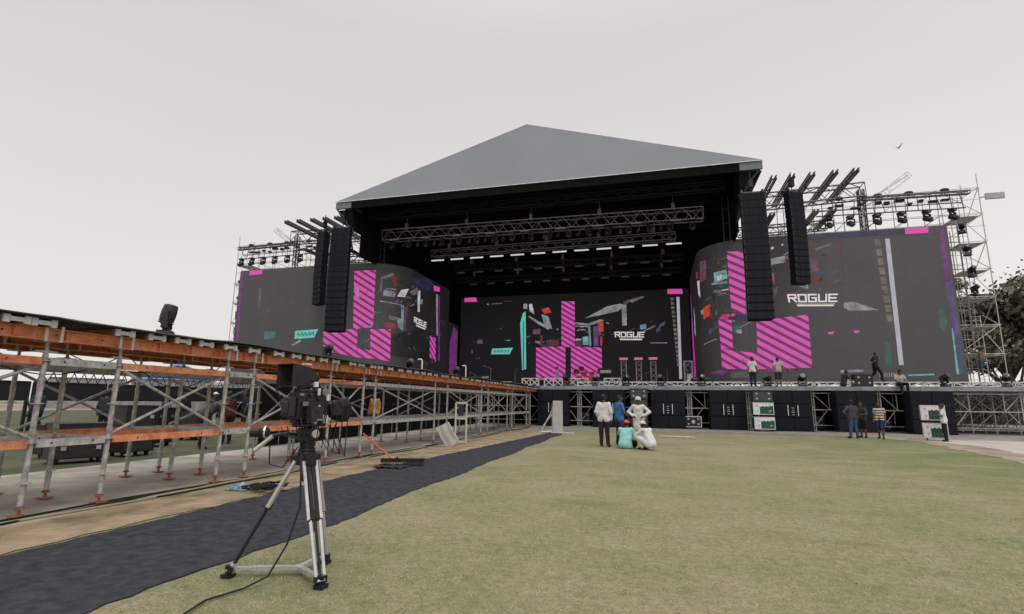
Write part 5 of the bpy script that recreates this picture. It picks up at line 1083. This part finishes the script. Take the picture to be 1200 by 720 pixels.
def person(label, loc, rz, pose=None, top=('white', (.7, .7, .69)), bottom=('black', (.02, .02, .022)), sleeve='short', legs='long', hat=None, skin=0, scale=1.0, look=0, robe=False, shoe=(.03, .03, .03), stripes=None, group=None, bare=False):
    J = {k: (Vector(v) if v else None) for k, v in DEF.items()}
    for k, v in (pose or {}).items(): J[k] = Vector(v)
    for s in 'LR':
        if J['toe'+s] is None:
            J['toe'+s] = J['an'+s]+Vector((-.03 if s == 'L' else .03, .15, -.05))
    root = empty('person', loc, rz, label, 'person', group); root.scale = (scale,)*3
    sk = SKINS[skin]
    torso = lambda g, mb: [mb.cone(J['hip'+s]+Vector((0, 0, .04)), J['chest']+(J['sh'+s]-J['chest'])*.45,   .092+g, .088+g) for s in 'LR']+[mb.cone(J['pel'], J['chest'], .10+g, .105+g), mb.cone(J['chest']+(J['shL']-J['chest'])*.8, J['chest']+(J['shR']-J['chest'])*.8, .062+g, .062+g)]
    b = MB(); torso(0, b)
    b.cone(J['chest']*.25+J['neck']*.75, J['head']-Vector((0, .02, .05)), .058, .05)
    f = (J['head']-J['neck']).normalized(); hr = Matrix.Rotation(look, 3, 'Z'); hd = J['head']
    b.sph(hd+Vector((0, 0, .01)), (.074, .092, .108), 14); b.sph(hd+hr @ Vector((0, .035, -.055)), (.052, .055, .055), 12)
    for s in 'LR':
        b.cone(J['sh'+s], J['el'+s], .05, .040); b.cone(J['el'+s], J['wr'+s], .040, .027)
        fd = (J['wr'+s]-J['el'+s]).normalized(); b.cone(J['wr'+s], J['wr'+s]+fd*.075, .028, .034)
        b.cone(J['hip'+s], J['kn'+s], .083, .058); b.cone(J['kn'+s], J['kn'+s].lerp(J['an'+s], .35), .056, .058); b.cone(J['kn'+s].lerp(J['an'+s], .35), J['an'+s], .058, .036); b.cone(J['an'+s]-Vector((0, .03, .02)), J['toe'+s], .036, .028)
    me = remesh(b, .017)
    # face and fingers, joined to the same body mesh
    x = MB(); HD = lambda v: hd+hr @ Vector(v)
    x.sph(HD((0, .096, -.005)), (.014, .02, .022), 8, 0)
    for s in (-1, 1):
        x.sph(HD((s*.030, .082, .018)), (.012, .010, .008), 8, 1); x.sph(HD((s*.076, 0, .0)), (.012, .022, .032), 8, 0)
    x.sph(HD((0, .085, -.052)), (.026, .010, .008), 8, 2)
    for s in 'LR':
        fd = (J['wr'+s]-J['el'+s]).normalized(); side = fd.cross(Vector((0, 0, 1)) if abs(fd.z) < .9 else Vector((1, 0, 0))).normalized(); nrm = side.cross(fd)
        if abs(fd.z) >= .9: side, nrm = nrm, side
        e0 = J['wr'+s]+fd*.085
        for i, L in enumerate((.062, .07, .066, .052)):
            p = e0+side*(-.027+.018*i); q = p+fd*L*.55+nrm*.008; t = q+fd*L*.4+nrm*.022; x.path([p-fd*.02, q, t], [.0095, .0085, .006], 6, 0)
        p = J['wr'+s]+fd*.03-side*.03; x.path([p, p+fd*.03-side*.025, p+fd*.06-side*.03+nrm*.01], [.012, .010, .007], 6, 0)
    bm = bmesh.new(); bm.from_mesh(me); xm = x.mesh('x', [])
    n0 = len(bm.faces); bm.from_mesh(xm); bm.faces.ensure_lookup_table()
    for i in range(n0): bm.faces[i].material_index = 0; bm.faces[i].smooth = True
    for i in range(n0, len(bm.faces)): bm.faces[i].material_index = x.mi[i-n0]; bm.faces[i].smooth = True
    bm.to_mesh(me); bm.free(); bpy.data.meshes.remove(xm)
    me.materials.clear(); [me.materials.append(m) for m in (sk, EYE, LIP)]
    o = bpy.data.objects.new('body', me); COL.objects.link(o); o.parent = root
    def garment(name, mb, m, vox=.017, it=4):
        me = remesh(mb, vox, it, .024); me.materials.append(m)
        me.polygons.foreach_set('use_smooth', [True]*len(me.polygons))
        o = bpy.data.objects.new(name, me); COL.objects.link(o); o.parent = root; return o
    tr = MB(); g = .018
    for s in 'LR':
        tr.cone(J['hip'+s], J['kn'+s], .088+g, .060+g)
        if legs == 'long': tr.cone(J['kn'+s], J['kn'+s].lerp(J['an'+s], .93), .060+g, .044+g)
        else: tr.cone(J['hip'+s], J['kn'+s], .098+g, .075+g)
    tr.cone(J['hipL'], J['hipR'], .10+g, .10+g); tr.cone(J['pel'], J['pel']*.9+J['chest']*.1, .100+g, .105+g)
    garment('shorts' if legs == 'shorts' else 'trousers', tr, cloth(*bottom))
    if not bare:
        sh = MB(); torso(g-.002, sh); sh.cone(J['pel']+Vector((0, -.02, -.0)), J['pel'].lerp(J['chest'], .5), .112+g, .108+g)
        for s in 'LR':
            sh.cone(J['sh'+s], J['el'+s] if sleeve == 'long' else J['sh'+s].lerp(J['el'+s], .68), .052+g, .046+g)
            sh.cone(J['hipL']+Vector((0, 0, .03)), J['hipR']+Vector((0, 0, .03)), .118, .118)
            if sleeve == 'long': sh.cone(J['el'+s], J['el'+s].lerp(J['wr'+s], .92), .048+g, .034+g)
            sh.cone(J['hip'+s]-Vector((0, 0, .02)), J['hip'+s].lerp(J['chest'], .4), .108+g, .100+g)
            if robe: sh.cone(J['hip'+s], J['hip'+s].lerp(J['kn'+s], .85), .105+g, .09+g); sh.cone(J['hip'+s]*.5+J['hip'+('R' if s == 'L' else 'L')]*.5, J['knL'].lerp(J['knR'], .5)*.9+J['hip'+s]*.1, .13, .12)
        cm = cloth(*top)
        if stripes: cm = stripes
        garment('tunic' if robe else 'shirt', sh, cm)
        co = MB(); co.path([J['neck']+Vector((.062*math.cos(t), .062*math.sin(t), -.035)) for t in [k*.524 for k in range(13)]], .016, 6); co.build('collar', cm, root, smooth=True)
    for s in 'LR':
        m_ = MB(); d = (J['toe'+s]-J['an'+s]); m_.path([J['an'+s]-d*.3-Vector((0, 0, .03)), J['an'+s]-Vector((0, 0, .02)), J['an'+s]+d*.6, J['toe'+s]+d*.12], [.03, .05, .047, .03], 10); m_.build('shoe', cloth('shoe_%d' % int(shoe[0]*1000), shoe), root, smooth=True)
    h = MB(); up = Vector((0, 0, 1))
    if hat and hat[0] == 'turban':
        for k in range(6): h.path([hd+hr @ Vector(((.088-.004*k)*math.cos(t+k), (.104-.005*k)*math.sin(t+k), .045+.018*k+.016*math.sin(t*1+k*1.1))) for t in [i*.45 for i in range(15)]], .024, 8)
        h.sph(hd+Vector((0, 0, .1)), (.075, .085, .05), 10); h.build('turban', cloth(*hat[1:]), root, smooth=True)
    elif hat:
        h.add(*dome(hd+Vector((0, -.005, .035)), .089, .105, .092)); bp = hd+hr @ Vector((0, .1, .045))
        h.prism([bp+hr @ Vector(v) for v in ((-.07, -.02, 0), (-.06, .06, -.01), (0, .085, -.014), (.06, .06, -.01), (.07, -.02, 0))], (0, 0, .012)); h.build('cap', cloth(*hat[1:]), root, smooth=False)
        k = MB(); k.sph(hd+hr @ Vector((0, -.03, .0)), (.079, .075, .085), 12); k.build('hair', HAIR, root, smooth=True)
    else:
        h.sph(hd+hr @ Vector((0, -.018, .040)), (.082, .092, .09), 14); h.sph(hd+hr @ Vector((0, -.04, .0)), (.079, .065, .08), 12); h.build('hair', HAIR, root, smooth=True)
    return root
def dome(c, rx, ry, rz, n=14, m=5):
    vs = []; c = Vector(c)
    for i in range(m+1):
        t = H90*i/m
        for k in range(n): vs.append(c+Vector((rx*math.cos(t)*math.cos(6.2832*k/n)+1e-4, ry*math.cos(t)*math.sin(6.2832*k/n), rz*math.sin(t))))
    return vs, [(i*n+k, i*n+(k+1) % n, (i+1)*n+(k+1) % n, (i+1)*n+k) for i in range(m) for k in range(n)]+[tuple(range(n-1, -1, -1))]
WHT = ('white', (.60, .60, .595)); BLK = ('black', (.016, .016, .018)); NAVY = ('navy', (.018, .022, .045)); JEAN = ('jeans', (.05, .085, .15)); TEAL = ('pale_teal', (.28, .56, .56))
KEY = 'people at work on the lawn'
person('man in white long sleeved shirt and dark trousers standing with his back turned', (-1.77, 19.25, 0), R_(-8), dict(elL=(-.25, -.04, 1.13), wrL=(-.20, .12, .93), elR=(.25, -.05, 1.13), wrR=(.23, .03, .87), anL=(-.10, .02, .08), anR=(.14, -.06, .08)), WHT, ('dark_plum', (.03, .02, .024)), 'long', scale=1.07, group=KEY, skin=1)
person('man in blue polo shirt standing beside the man in white long sleeves', (-1.28, 20.0, 0), R_(-55), dict(elR=(.26, .05, 1.13), wrR=(.12, .22, 1.05)), ('royal_blue', (.05, .14, .36)), ('dark_slate', (.035, .035, .05)), 'short', scale=1.06, group=KEY)
person('man in white turban and white tunic with hands on hips', (-.62, 21.3, 0), R_(172), dict(elL=(-.40, -.06, 1.17), wrL=(-.19, .10, 1.02), elR=(.40, -.06, 1.17), wrR=(.19, .10, 1.02)), WHT, ('off_white', (.6, .59, .56)), 'long', hat=('turban', 'white', (.72, .72, .71)), robe=True, scale=1.02, group=KEY, skin=1)
SIT = dict(pel=(0, 0, .13), chest=(0, .10, .44), neck=(0, .17, .62), head=(0, .22, .75), shL=(-.18, .12, .58), shR=(.18, .12, .58), hipL=(-.10, .02, .13), hipR=(.10, .02, .13), knL=(-.26, .40, .34), knR=(.26, .40, .34), anL=(-.12, .52, .07), anR=(.12, .55, .07), toeL=(-.12, .68, .04), toeR=(.12, .71, .04), elL=(-.28, .25, .36), wrL=(-.15, .48, .28), elR=(.28, .2, .33), wrR=(.24, .42, .14))
person('man in pale teal shirt and red cap sitting on the grass', (-1.02, 18.7, 0), R_(-14), SIT, TEAL, NAVY, 'short', hat=('cap', 'red', (.5, .10, .07)), scale=1.1, look=R_(-15), group=KEY, skin=1)
SQ = dict(SIT); SQ.update(dict(pel=(0, -.02, .20), chest=(0, .14, .50), neck=(0, .22, .67), head=(0, .30, .79), shL=(-.18, .16, .63), shR=(.18, .16, .63), hipL=(-.1, 0, .2), hipR=(.1, 0, .2), knL=(-.2, .42, .42), knR=(.2, .42, .36), anL=(-.13, .22, .07), anR=(.13, .25, .07), toeL=(-.14, .38, .03), toeR=(.14, .40, .03), elL=(-.22, .42, .45), wrL=(-.10, .62, .3), elR=(.22, .4, .42), wrR=(.08, .62, .25)))
person('man in white tunic and black and white cap crouching on the grass', (-.17, 18.45, 0), R_(52), SQ, WHT, ('off_white', (.6, .59, .56)), 'long', hat=('cap', 'white', (.72, .72, .71)), scale=1.03, robe=True, group=KEY, skin=1)
STG = 'people up on the stage'
person('man in white tee and dark jeans standing on the stage edge', (6.15, 36.62, 2.68), R_(-30), None, WHT, ('dark_jeans', (.02, .026, .05)), scale=1.12, group=STG, skin=1)
person('man in grey tee and dark shorts on the stage, facing the screen', (7.65, 36.6, 2.68), R_(6), dict(elL=(-.30, -.06, 1.14), wrL=(-.20, -.12, .98), elR=(.30, -.06, 1.14), wrR=(.20, -.12, .98)), ('grey_tee', (.38, .36, .31)), ('dark_olive', (.035, .04, .03)), legs='shorts', scale=1.08, group=STG)
EDGE_SIT = dict(pel=(0, 0, .12), chest=(0, .05, .44), neck=(0, .08, .62), head=(0, .12, .76), shL=(-.18, .05, .57), shR=(.18, .05, .57), hipL=(-.09, .02, .12), hipR=(.09, .02, .12), knL=(-.14, .44, .14), knR=(.14, .44, .14), anL=(-.15, .42, -.28), anR=(.15, .44, -.28), elL=(-.25, .16, .32), wrL=(-.12, .36, .22), elR=(.25, .16, .32), wrR=(.12, .36, .22))
person('man in dark shirt and pale trousers sitting beside the black case on stage', (11.15, 36.3, 2.69), R_(-80), dict(SIT, knL=(-.14, .42, .34), knR=(.14, .45, .22)), ('charcoal', (.035, .04, .042)), ('off_white', (.6, .59, .56)), scale=1.15, group=STG)
person('man in dark blue and pink top striding across the stage', (13.3, 37.3, 3.02), R_(-85), dict(anL=(-.1, -.32, .16), knL=(-.1, .0, .52), toeL=(-.1, -.20, .05), anR=(.1, .26, .08), knR=(.1, .24, .50), chest=(0, .06, 1.27), head=(0, .10, 1.58), neck=(0, .07, 1.45), shL=(-.18, .06, 1.4), shR=(.18, .06, 1.4), elL=(-.26, -.1, 1.16), wrL=(-.1, -.2, 1.05), elR=(.26, -.1, 1.16), wrR=(.1, -.2, 1.05)), ('dark_indigo', (.03, .02, .06)), BLK, scale=1.08, group=STG)
person('man in khaki grey shirt and black cap sitting on the stage edge, legs hanging', (14.0, 36.0, 2.68), R_(185), EDGE_SIT, ('khaki_grey', (.36, .33, .30)), BLK, hat=('cap', 'black', (.016, .016, .018)), scale=1.12, group=STG)
person('bare chested man in blue shorts climbing the right scaffold tower', (21.0, 41.45, 3.6), R_(15), dict(elL=(-.3, .15, 1.45), wrL=(-.25, .35, 1.65), elR=(.3, .2, 1.3), wrR=(.28, .4, 1.45), knR=(.14, .28, .7), anR=(.14, .2, .32), chest=(0, .03, 1.28)), WHT, ('blue_shorts', (.05, .09, .16)), legs='shorts', bare=True, scale=1.08, group=STG)
person('seated man in white shirt at the pale table on stage', (2.55, 42.2, 3.1), R_(-70), dict(EDGE_SIT), WHT, BLK, scale=1.1, group=STG)
mb = MB(); mb.span((-.25, -.25, .36), (.25, .25, .41)); [mb.tube((x, y, 0), (x, y, .37), .02, 6) for x in (-.2, .2) for y in (-.2, .2)]; tag(mb.build('stool', BLACK, loc=(2.55, 42.2, 2.69)), 'black stool under the seated man in white on stage', 'stool')
person('man in pale grey shirt standing before the pink picture', (-7.7, 43, 2.69), R_(100), None, ('pale_grey', (.4, .4, .44)), ('slate_trousers', (.09, .09, .11)), scale=1.05, group=STG)
GRD = 'crew beside the stage front'
person('man in plum grey tee and jeans with hand on hip, back turned', (9.15, 29.0, 0), R_(12), dict(elL=(-.38, -.04, 1.16), wrL=(-.18, .02, 1.0), anL=(-.15, 0, .08), anR=(.16, 0, .08)), ('plum_grey', (.065, .058, .075)), JEAN, scale=1.06, group=GRD, skin=1)
person('man in dark shirt and dark shorts half hidden behind the man in jeans', (9.85, 29.9, 0), R_(130), dict(elL=(-.3, .08, 1.14), wrL=(-.1, .2, 1.1)), ('charcoal', (.035, .04, .042)), BLK, legs='shorts', scale=1.0, group=GRD, skin=1)
STRP = bpy.data.materials.new('striped_cloth'); STRP.use_nodes = True; _n = STRP.node_tree; _b = _n.nodes['Principled BSDF']; _b.inputs['Roughness'].default_value = .9
_t = _n.nodes.new('ShaderNodeTexCoord'); _w = _n.nodes.new('ShaderNodeTexWave'); _w.bands_direction = 'Z'; _w.inputs['Scale'].default_value = 2.6; _w.inputs['Distortion'].default_value = .6
_c = _n.nodes.new('ShaderNodeValToRGB'); _c.color_ramp.interpolation = 'CONSTANT'; _c.color_ramp.elements[1].position = .42; _c.color_ramp.elements[0].color = (.10, .05, .045, 1); _c.color_ramp.elements[1].color = (.52, .48, .42, 1)
_n.links.new(_t.outputs['Object'], _w.inputs[0]); _n.links.new(_w.outputs['Fac'], _c.inputs[0]); _n.links.new(_c.outputs[0], _b.inputs['Base Color'])
person('man in brown and cream striped shirt and dark blue shorts walking', (10.25, 28.9, 0), R_(150), dict(anL=(-.1, .12, .08), knL=(-.1, .12, .5), anR=(.1, -.14, .1), knR=(.1, .0, .5)), WHT, ('navy_shorts', (.025, .035, .065)), legs='shorts', scale=1.0, stripes=STRP, group=GRD, skin=1)
person('man in white tee and dark trousers standing by the green road cases', (12.42, 28.0, 0), R_(70), dict(elL=(-.25, .08, 1.14), wrL=(-.15, .28, 1.15), elR=(.25, .08, 1.14), wrR=(.12, .28, 1.2)), WHT, ('dark_green_black', (.014, .02, .02)), scale=.98, group=GRD, skin=1)
BEH = 'people behind the catwalk'
person('man in navy jacket and white cap walking behind the catwalk', (-20.3, 20.7, 0), R_(-100), dict(chest=(0, .08, 1.26), head=(0, .14, 1.55), neck=(0, .1, 1.43), anL=(-.1, .15, .08), anR=(.1, -.15, .1)), NAVY, ('pale_trousers', (.36, .36, .40)), 'long', hat=('cap', 'white', (.72, .72, .71)), scale=1.1, group=BEH)
person('man in dark navy shirt and black trousers standing behind the catwalk', (-19.6, 22.0, 0), R_(150), None, NAVY, BLK, scale=1.1, group=BEH, skin=1)
person('man in black shirt standing behind the catwalk beside the walking man', (-20.4, 19.2, 0), R_(60), None, BLK, NAVY, 'long', scale=1.05, group=BEH, skin=1)
person('man in dark blue shirt at the black barrier, farthest left', (-22.3, 14.6, 0), R_(100), None, ('dusk_blue', (.03, .05, .09)), BLK, 'short', scale=1.08, group=BEH, skin=1)
person('man in grey black clothes leaning by the barrier behind the catwalk', (-22.1, 17.0, 0), R_(40), None, ('charcoal', (.035, .04, .042)), BLK, 'long', scale=1.05, group=BEH)
person('man in olive shirt crouching behind the catwalk', (-19.2, 24.2, 0), R_(-60), SQ, ('olive', (.10, .12, .05)), BLK, 'short', scale=1.1, group=BEH)
person('man in orange shirt standing behind the catwalk before the black drape', (-11.75, 20.75, 0), R_(170), None, ('ochre_orange', (.42, .2, .06)), BLK, 'long', scale=1.1, group=BEH, skin=1)
person('man in black jacket and jeans walking along the black barrier', (-21.6, 26.5, 0), R_(15), dict(anL=(-.1, .14, .08), anR=(.1, -.14, .1)), BLK, JEAN, 'long', scale=1.08, group=BEH)
person('man in maroon shirt standing near the black curtain end', (-14.2, 15.2, 0), R_(70), dict(elL=(-.3, .08, 1.14), wrL=(-.1, .2, 1.1)), ('maroon', (.08, .02, .025)), BLK, 'short', scale=1.04, group=BEH, skin=1)
person('man in grey shirt and black trousers bending by the black curtain', (-13.4, 13.4, 0), R_(-40), dict(chest=(0, .26, 1.18), neck=(0, .42, 1.28), head=(0, .52, 1.36), shL=(-.168, .36, 1.26), shR=(.168, .36, 1.26), elL=(-.2, .45, .98), wrL=(-.15, .55, .75), elR=(.2, .45, .98), wrR=(.15, .55, .75)), ('charcoal', (.035, .04, .042)), BLK, 'short', scale=1.05, group=BEH)

mb = MB(); y = 14.5; rn = random.Random(31)
while y < 35.5:
    a_, b_ = rn.uniform(-.06, .06), rn.uniform(-.06, .06); mb.add([(-12.3, y, .02), (-12.3+a_, y+.5, .02), (-12.3, y, 2.45), (-12.3+a_*.5, y+.5, 2.45), (-12.3+b_, y+1, .02), (-12.3, y+1, 2.45)], [(0, 1, 3, 2), (1, 4, 5, 3)]); y += 1
o = mb.build('black_curtain', DRAPE); o.modifiers.new('thick', 'SOLIDIFY').thickness = .01
tag(o, 'long black curtain hung along the back of the far half of the catwalk', 'curtain')
# ------------------------------------------------------------------ barriers, tents and boundary on the left
bm_f = MB(); [bm_f.tube((0, y, 0), (0, y, 2.1), .065, 8) for y in (.08, 2.85)]; [bm_f.tube((.9, y, 0), (0, y, 1.5), .03, 6) for y in (.08, 2.85)]
for z in (1.40, 2.08): bm_f.box((0, 1.46, z), (.06, 2.86, .06))
bm_f = bm_f.mesh('frame', BLACK)
bm_p = MB(); bm_p.box((.0, 1.46, 1.74), (.02, 2.93, .64)); bm_p = bm_p.mesh('infill_panel', mat('dark_mesh_panel', (.014, .014, .018), .7))
bm_t = MB()
for k in range(7): bm_t.tube((0, .08+.4*k, 2.1), (0, .28+.4*k, 2.5), .018, 5); bm_t.tube((0, .28+.4*k, 2.5), (0, .48+.4*k, 2.1), .018, 5)
bm_t.box((0, 1.46, 2.51), (.04, 2.86, .04)); bm_t = bm_t.mesh('lattice_rail', BLACK)
for k in range(11):
    r = empty('crowd_barrier', (-23.2, 9+2.95*k, 0), R_(1), f'tall black barrier panel behind the catwalk, {ORD[k]} from the near end', 'barrier', 'black barrier panels behind the catwalk')
    for n, m in (('frame', bm_f), ('infill_panel', bm_p), ('lattice_rail', bm_t)):
        if n == 'lattice_rail' and k < 2: continue
        o = bpy.data.objects.new(n, m); COL.objects.link(o); o.parent = r
CANV = mat('white_canvas', (.62, .62, .63), .8, 0, .06, 2); WALLG = mat('grey_canvas_wall', (.30, .30, .32), .85, 0, .1, 1)
def tent(x, y, w, d, h, label, roof=None):
    r = empty('marquee_tent', (x, y, 0), R_(-30), label, 'tent', 'tents in the far left distance'); mb = MB(); e_ = h*.62
    mb.add([(-w/2, -d/2, e_), (w/2, -d/2, e_), (w/2, d/2, e_), (-w/2, d/2, e_), (-w*.22, 0, h), (w*.22, 0, h)], [(0, 1, 5, 4), (1, 2, 5), (2, 3, 4, 5), (3, 0, 4), (0, 3, 2, 1)]); mb.span((-w/2, -d/2-.02, e_-.35), (w/2, -d/2+.02, e_)); mb.build('roof', roof or CANV, r)
    mb = MB(); mb.span((-w/2+.2, -d/2+.2, 0), (w/2-.2, d/2-.2, e_-.02)); mb.build('wall', WALLG, r)
    mb = MB()
    for sx in (-1, 1):
        for sy in (-1, 1): mb.tube((sx*(w/2-.1), sy*(d/2-.1), 0), (sx*(w/2-.1), sy*(d/2-.1), e_), .08, 6)
    mb.build('pole', GALV, r)
BLUEC = mat('blue_canvas', (.10, .2, .42), .8, 0, .1, 2)
for k, (x, y, w, h) in enumerate(((-106, 58, 17, 7.4), (-86, 62, 15, 7.0), (-68, 62, 11, 6.6), (-56, 64, 10, 6.2), (-47, 68, 10, 6))):
    tent(x, y, w, 9, h, ['wide white marquee tent at the far left', 'white marquee tent right of the widest one', 'small blue roofed tent between two white ones', 'white tent right of the blue roofed tent', 'white tent nearest the stage in the far distance'][k], BLUEC if k == 2 else None)
mb = MB(); mb.span((-140, 99, 0), (-42, 99.3, 3.6)); [mb.span((x-.1, 98.85, 0), (x+.1, 99, 3.8)) for x in range(-139, -42, 6)]; tag(mb.build('boundary_wall', mat('grey_boundary', (.26, .25, .25), .9, 0, .15, .3)), 'long grey boundary wall beyond the tents', 'wall')
mb = MB(); mb.span((14, 61, 0), (90, 61.35, 2.7)); mb.span((14, 60.95, 2.7), (90, 61.4, 2.85)); [mb.span((x-.2, 60.85, 0), (x+.2, 61, 2.9)) for x in range(16, 90, 5)]; tag(mb.build('boundary_wall', mat('brown_grey_wall', (.18, .145, .12), .9, 0, .3, .6)), 'brown boundary wall behind the scaffolding on the right', 'wall')

# ------------------------------------------------------------------ trees
BARK = mat('grey_brown_bark', (.10, .08, .065), .95, 0, .3, 4, .5, 20)
LEAF_HAZY = [mat('leaf_dark', (.085, .087, .064), .8, 0, .3, .6, spec=.15), mat('leaf_mid', (.13, .128, .096), .8, 0, .25, .6, spec=.15), mat('leaf_pale', (.175, .168, .13), .8, 0, .25, .6, spec=.15)]  # leaf tones lifted and greyed to carry distance haze in the colour
def tree(x, y, h, r, label, seed, nl=9000, leaf=.3):
    rn = random.Random(seed); root = empty('tree', (x, y, 0), 0, label, 'tree', 'trees behind the right scaffolding')
    tk = MB(); fork = h*.3; top = Vector((rn.uniform(-.4, .4), rn.uniform(-.4, .4), fork)); tk.path([(0, 0, 0), (.1, 0, fork*.4), top], [h*.035, h*.026, h*.022], 10)
    ends = []
    lb = MB()
    for k in range(8):
        a = k*6.283/8+rn.uniform(-.3, .3); L = r*rn.uniform(.55, .95); zz = h*rn.uniform(.6, .92)
        e_ = Vector((L*math.cos(a), L*math.sin(a), zz)); mid = top.lerp(e_, .5)+Vector((rn.uniform(-.6, .6), rn.uniform(-.6, .6), rn.uniform(.2, 1.2)))
        lb.path([top-Vector((0, 0, .3)), mid, e_], [h*.014, h*.009, h*.004], 6); ends += [(e_, 1), (mid.lerp(e_, .6), .8)]
        for j in range(4):
            b0 = mid.lerp(e_, rn.uniform(0, .8)); b1 = b0+Vector((rn.uniform(-1, 1)*r*.4, rn.uniform(-1, 1)*r*.4, rn.uniform(0, .22)*h)); lb.path([b0, b0.lerp(b1, .5)+Vector((0, 0, .2)), b1], [h*.006, h*.004, h*.002], 5); ends.append((b1, .8))
    tk.build('trunk', BARK, root); lb.build('limb', BARK, root)
    mb = MB(); cl = [(p, rn.uniform(.09, .17)*r*1.25*s_, rn.random()) for p, s_ in ends]
    for _ in range(nl):
        p, cr, tone = cl[int(rn.random()*len(cl))]
        q = Vector((rn.gauss(0, 1), rn.gauss(0, 1), rn.gauss(0, .55)))*cr*.8+p
        d = Vector((rn.gauss(0, 1), rn.gauss(0, 1), rn.gauss(0, 1))).normalized(); s_ = leaf*rn.uniform(.6, 1.3); a = d.orthogonal().normalized()*s_; b = d.cross(a)*.55
        mb.add([q-a, q-b, q+a, q+b], [(0, 1, 2, 3)], min(2, int((tone*.6+rn.random()*.5)*2.8)))
    me = bpy.data.meshes.new('crown'); me.from_pydata(mb.v, [], mb.f); [me.materials.append(m) for m in LEAF_HAZY]; me.polygons.foreach_set('material_index', mb.mi)
    o = bpy.data.objects.new('crown', me); COL.objects.link(o); o.parent = root
tree(46.5, 78, 18.5, 11, 'wide spreading tree right behind the scaffold tower', 3, 9500, .36)
tree(43.2, 80, 17, 6.5, 'slim sparse tree showing through the scaffold tower lattice', 27, 4500, .34)
tree(58, 80, 21.5, 12, 'large tree at the right edge of the view', 8, 10000)
tree(50, 94, 15, 8, 'lower tree seen through the scaffold tower', 12, 8000)
tree(49, 70, 9, 5.5, 'small round tree in front of the spreading ones', 15, 6000)
tree(40.5, 74, 11, 5.5, 'short tree left of the spreading one, partly behind the screen', 19, 6000)
def shrub(x, y, r, h, label, seed):
    rn = random.Random(seed); root = empty('shrub', (x, y, 0), 0, label, 'shrub', 'shrubs along the right boundary wall'); mb = MB()
    st = MB(); [st.path([(0, 0, 0), (rn.uniform(-.4, .4)*r, rn.uniform(-.4, .4)*r, h*.5), (rn.uniform(-.7, .7)*r, rn.uniform(-.7, .7)*r, h*.85)], [.05, .035, .015], 5) for _ in range(7)]; st.build('stem', BARK, root)
    for _ in range(2200):
        q = Vector((rn.gauss(0, .42)*r, rn.gauss(0, .42)*r, h*(.15+.85*rn.random()**.8))); d = Vector((rn.gauss(0, 1), rn.gauss(0, 1), rn.gauss(0, 1))).normalized(); s_ = rn.uniform(.1, .22); a = d.orthogonal().normalized()*s_; b = d.cross(a)*.6
        mb.add([q-a, q-b, q+a, q+b], [(0, 1, 2, 3)], int(rn.random()*2.2))
    o = mb.build('foliage', LEAF_HAZY, root)
for k, (x, r, h) in enumerate(((30, 2.2, 3.2), (34, 2.5, 4), (38.5, 2.4, 3.4), (43, 2.6, 4.2), (26.5, 1.9, 2.6))):
    shrub(x, 59, r, h, f'green shrub before the brown boundary wall, {ORD[[1, 2, 3, 4, 0][k]]} from the left', 40+k)

# ------------------------------------------------------------------ a bird
r = empty('bird', (25.85, 60, 28.4), R_(40), 'dark bird gliding in the sky right of the roof', 'bird'); r.scale = (.55, .55, .55)
mb = MB(); mb.path([(-.42, 0, 0), (-.3, 0, .02), (0, 0, .04), (.22, 0, .03), (.32, 0, .01)], [.03, .05, .10, .08, .02], 8); mb.sph((.3, 0, .05), (.075, .06, .06), 8)
mb.add([(-.4, -.04, .02), (-.4, .04, .02), (-.68, .12, .02), (-.68, -.12, .02), (-.55, 0, .04)], [(0, 1, 4), (1, 2, 4), (2, 3, 4), (3, 0, 4)]); mb.path([(.36, 0, .05), (.43, 0, .035)], [.02, .004], 6)
for s_ in (-1, 1):
    pts = [(.14, s_*.06, .06), (.20, s_*.38, .34), (.02, s_*.72, .62), (-.12, s_*.70, .60), (-.10, s_*.36, .30), (-.14, s_*.06, .05)]; mb.prism(pts, (0, 0, .02))
mb.build('body', mat('dark_feathers', (.03, .025, .025), .8), r, smooth=False)
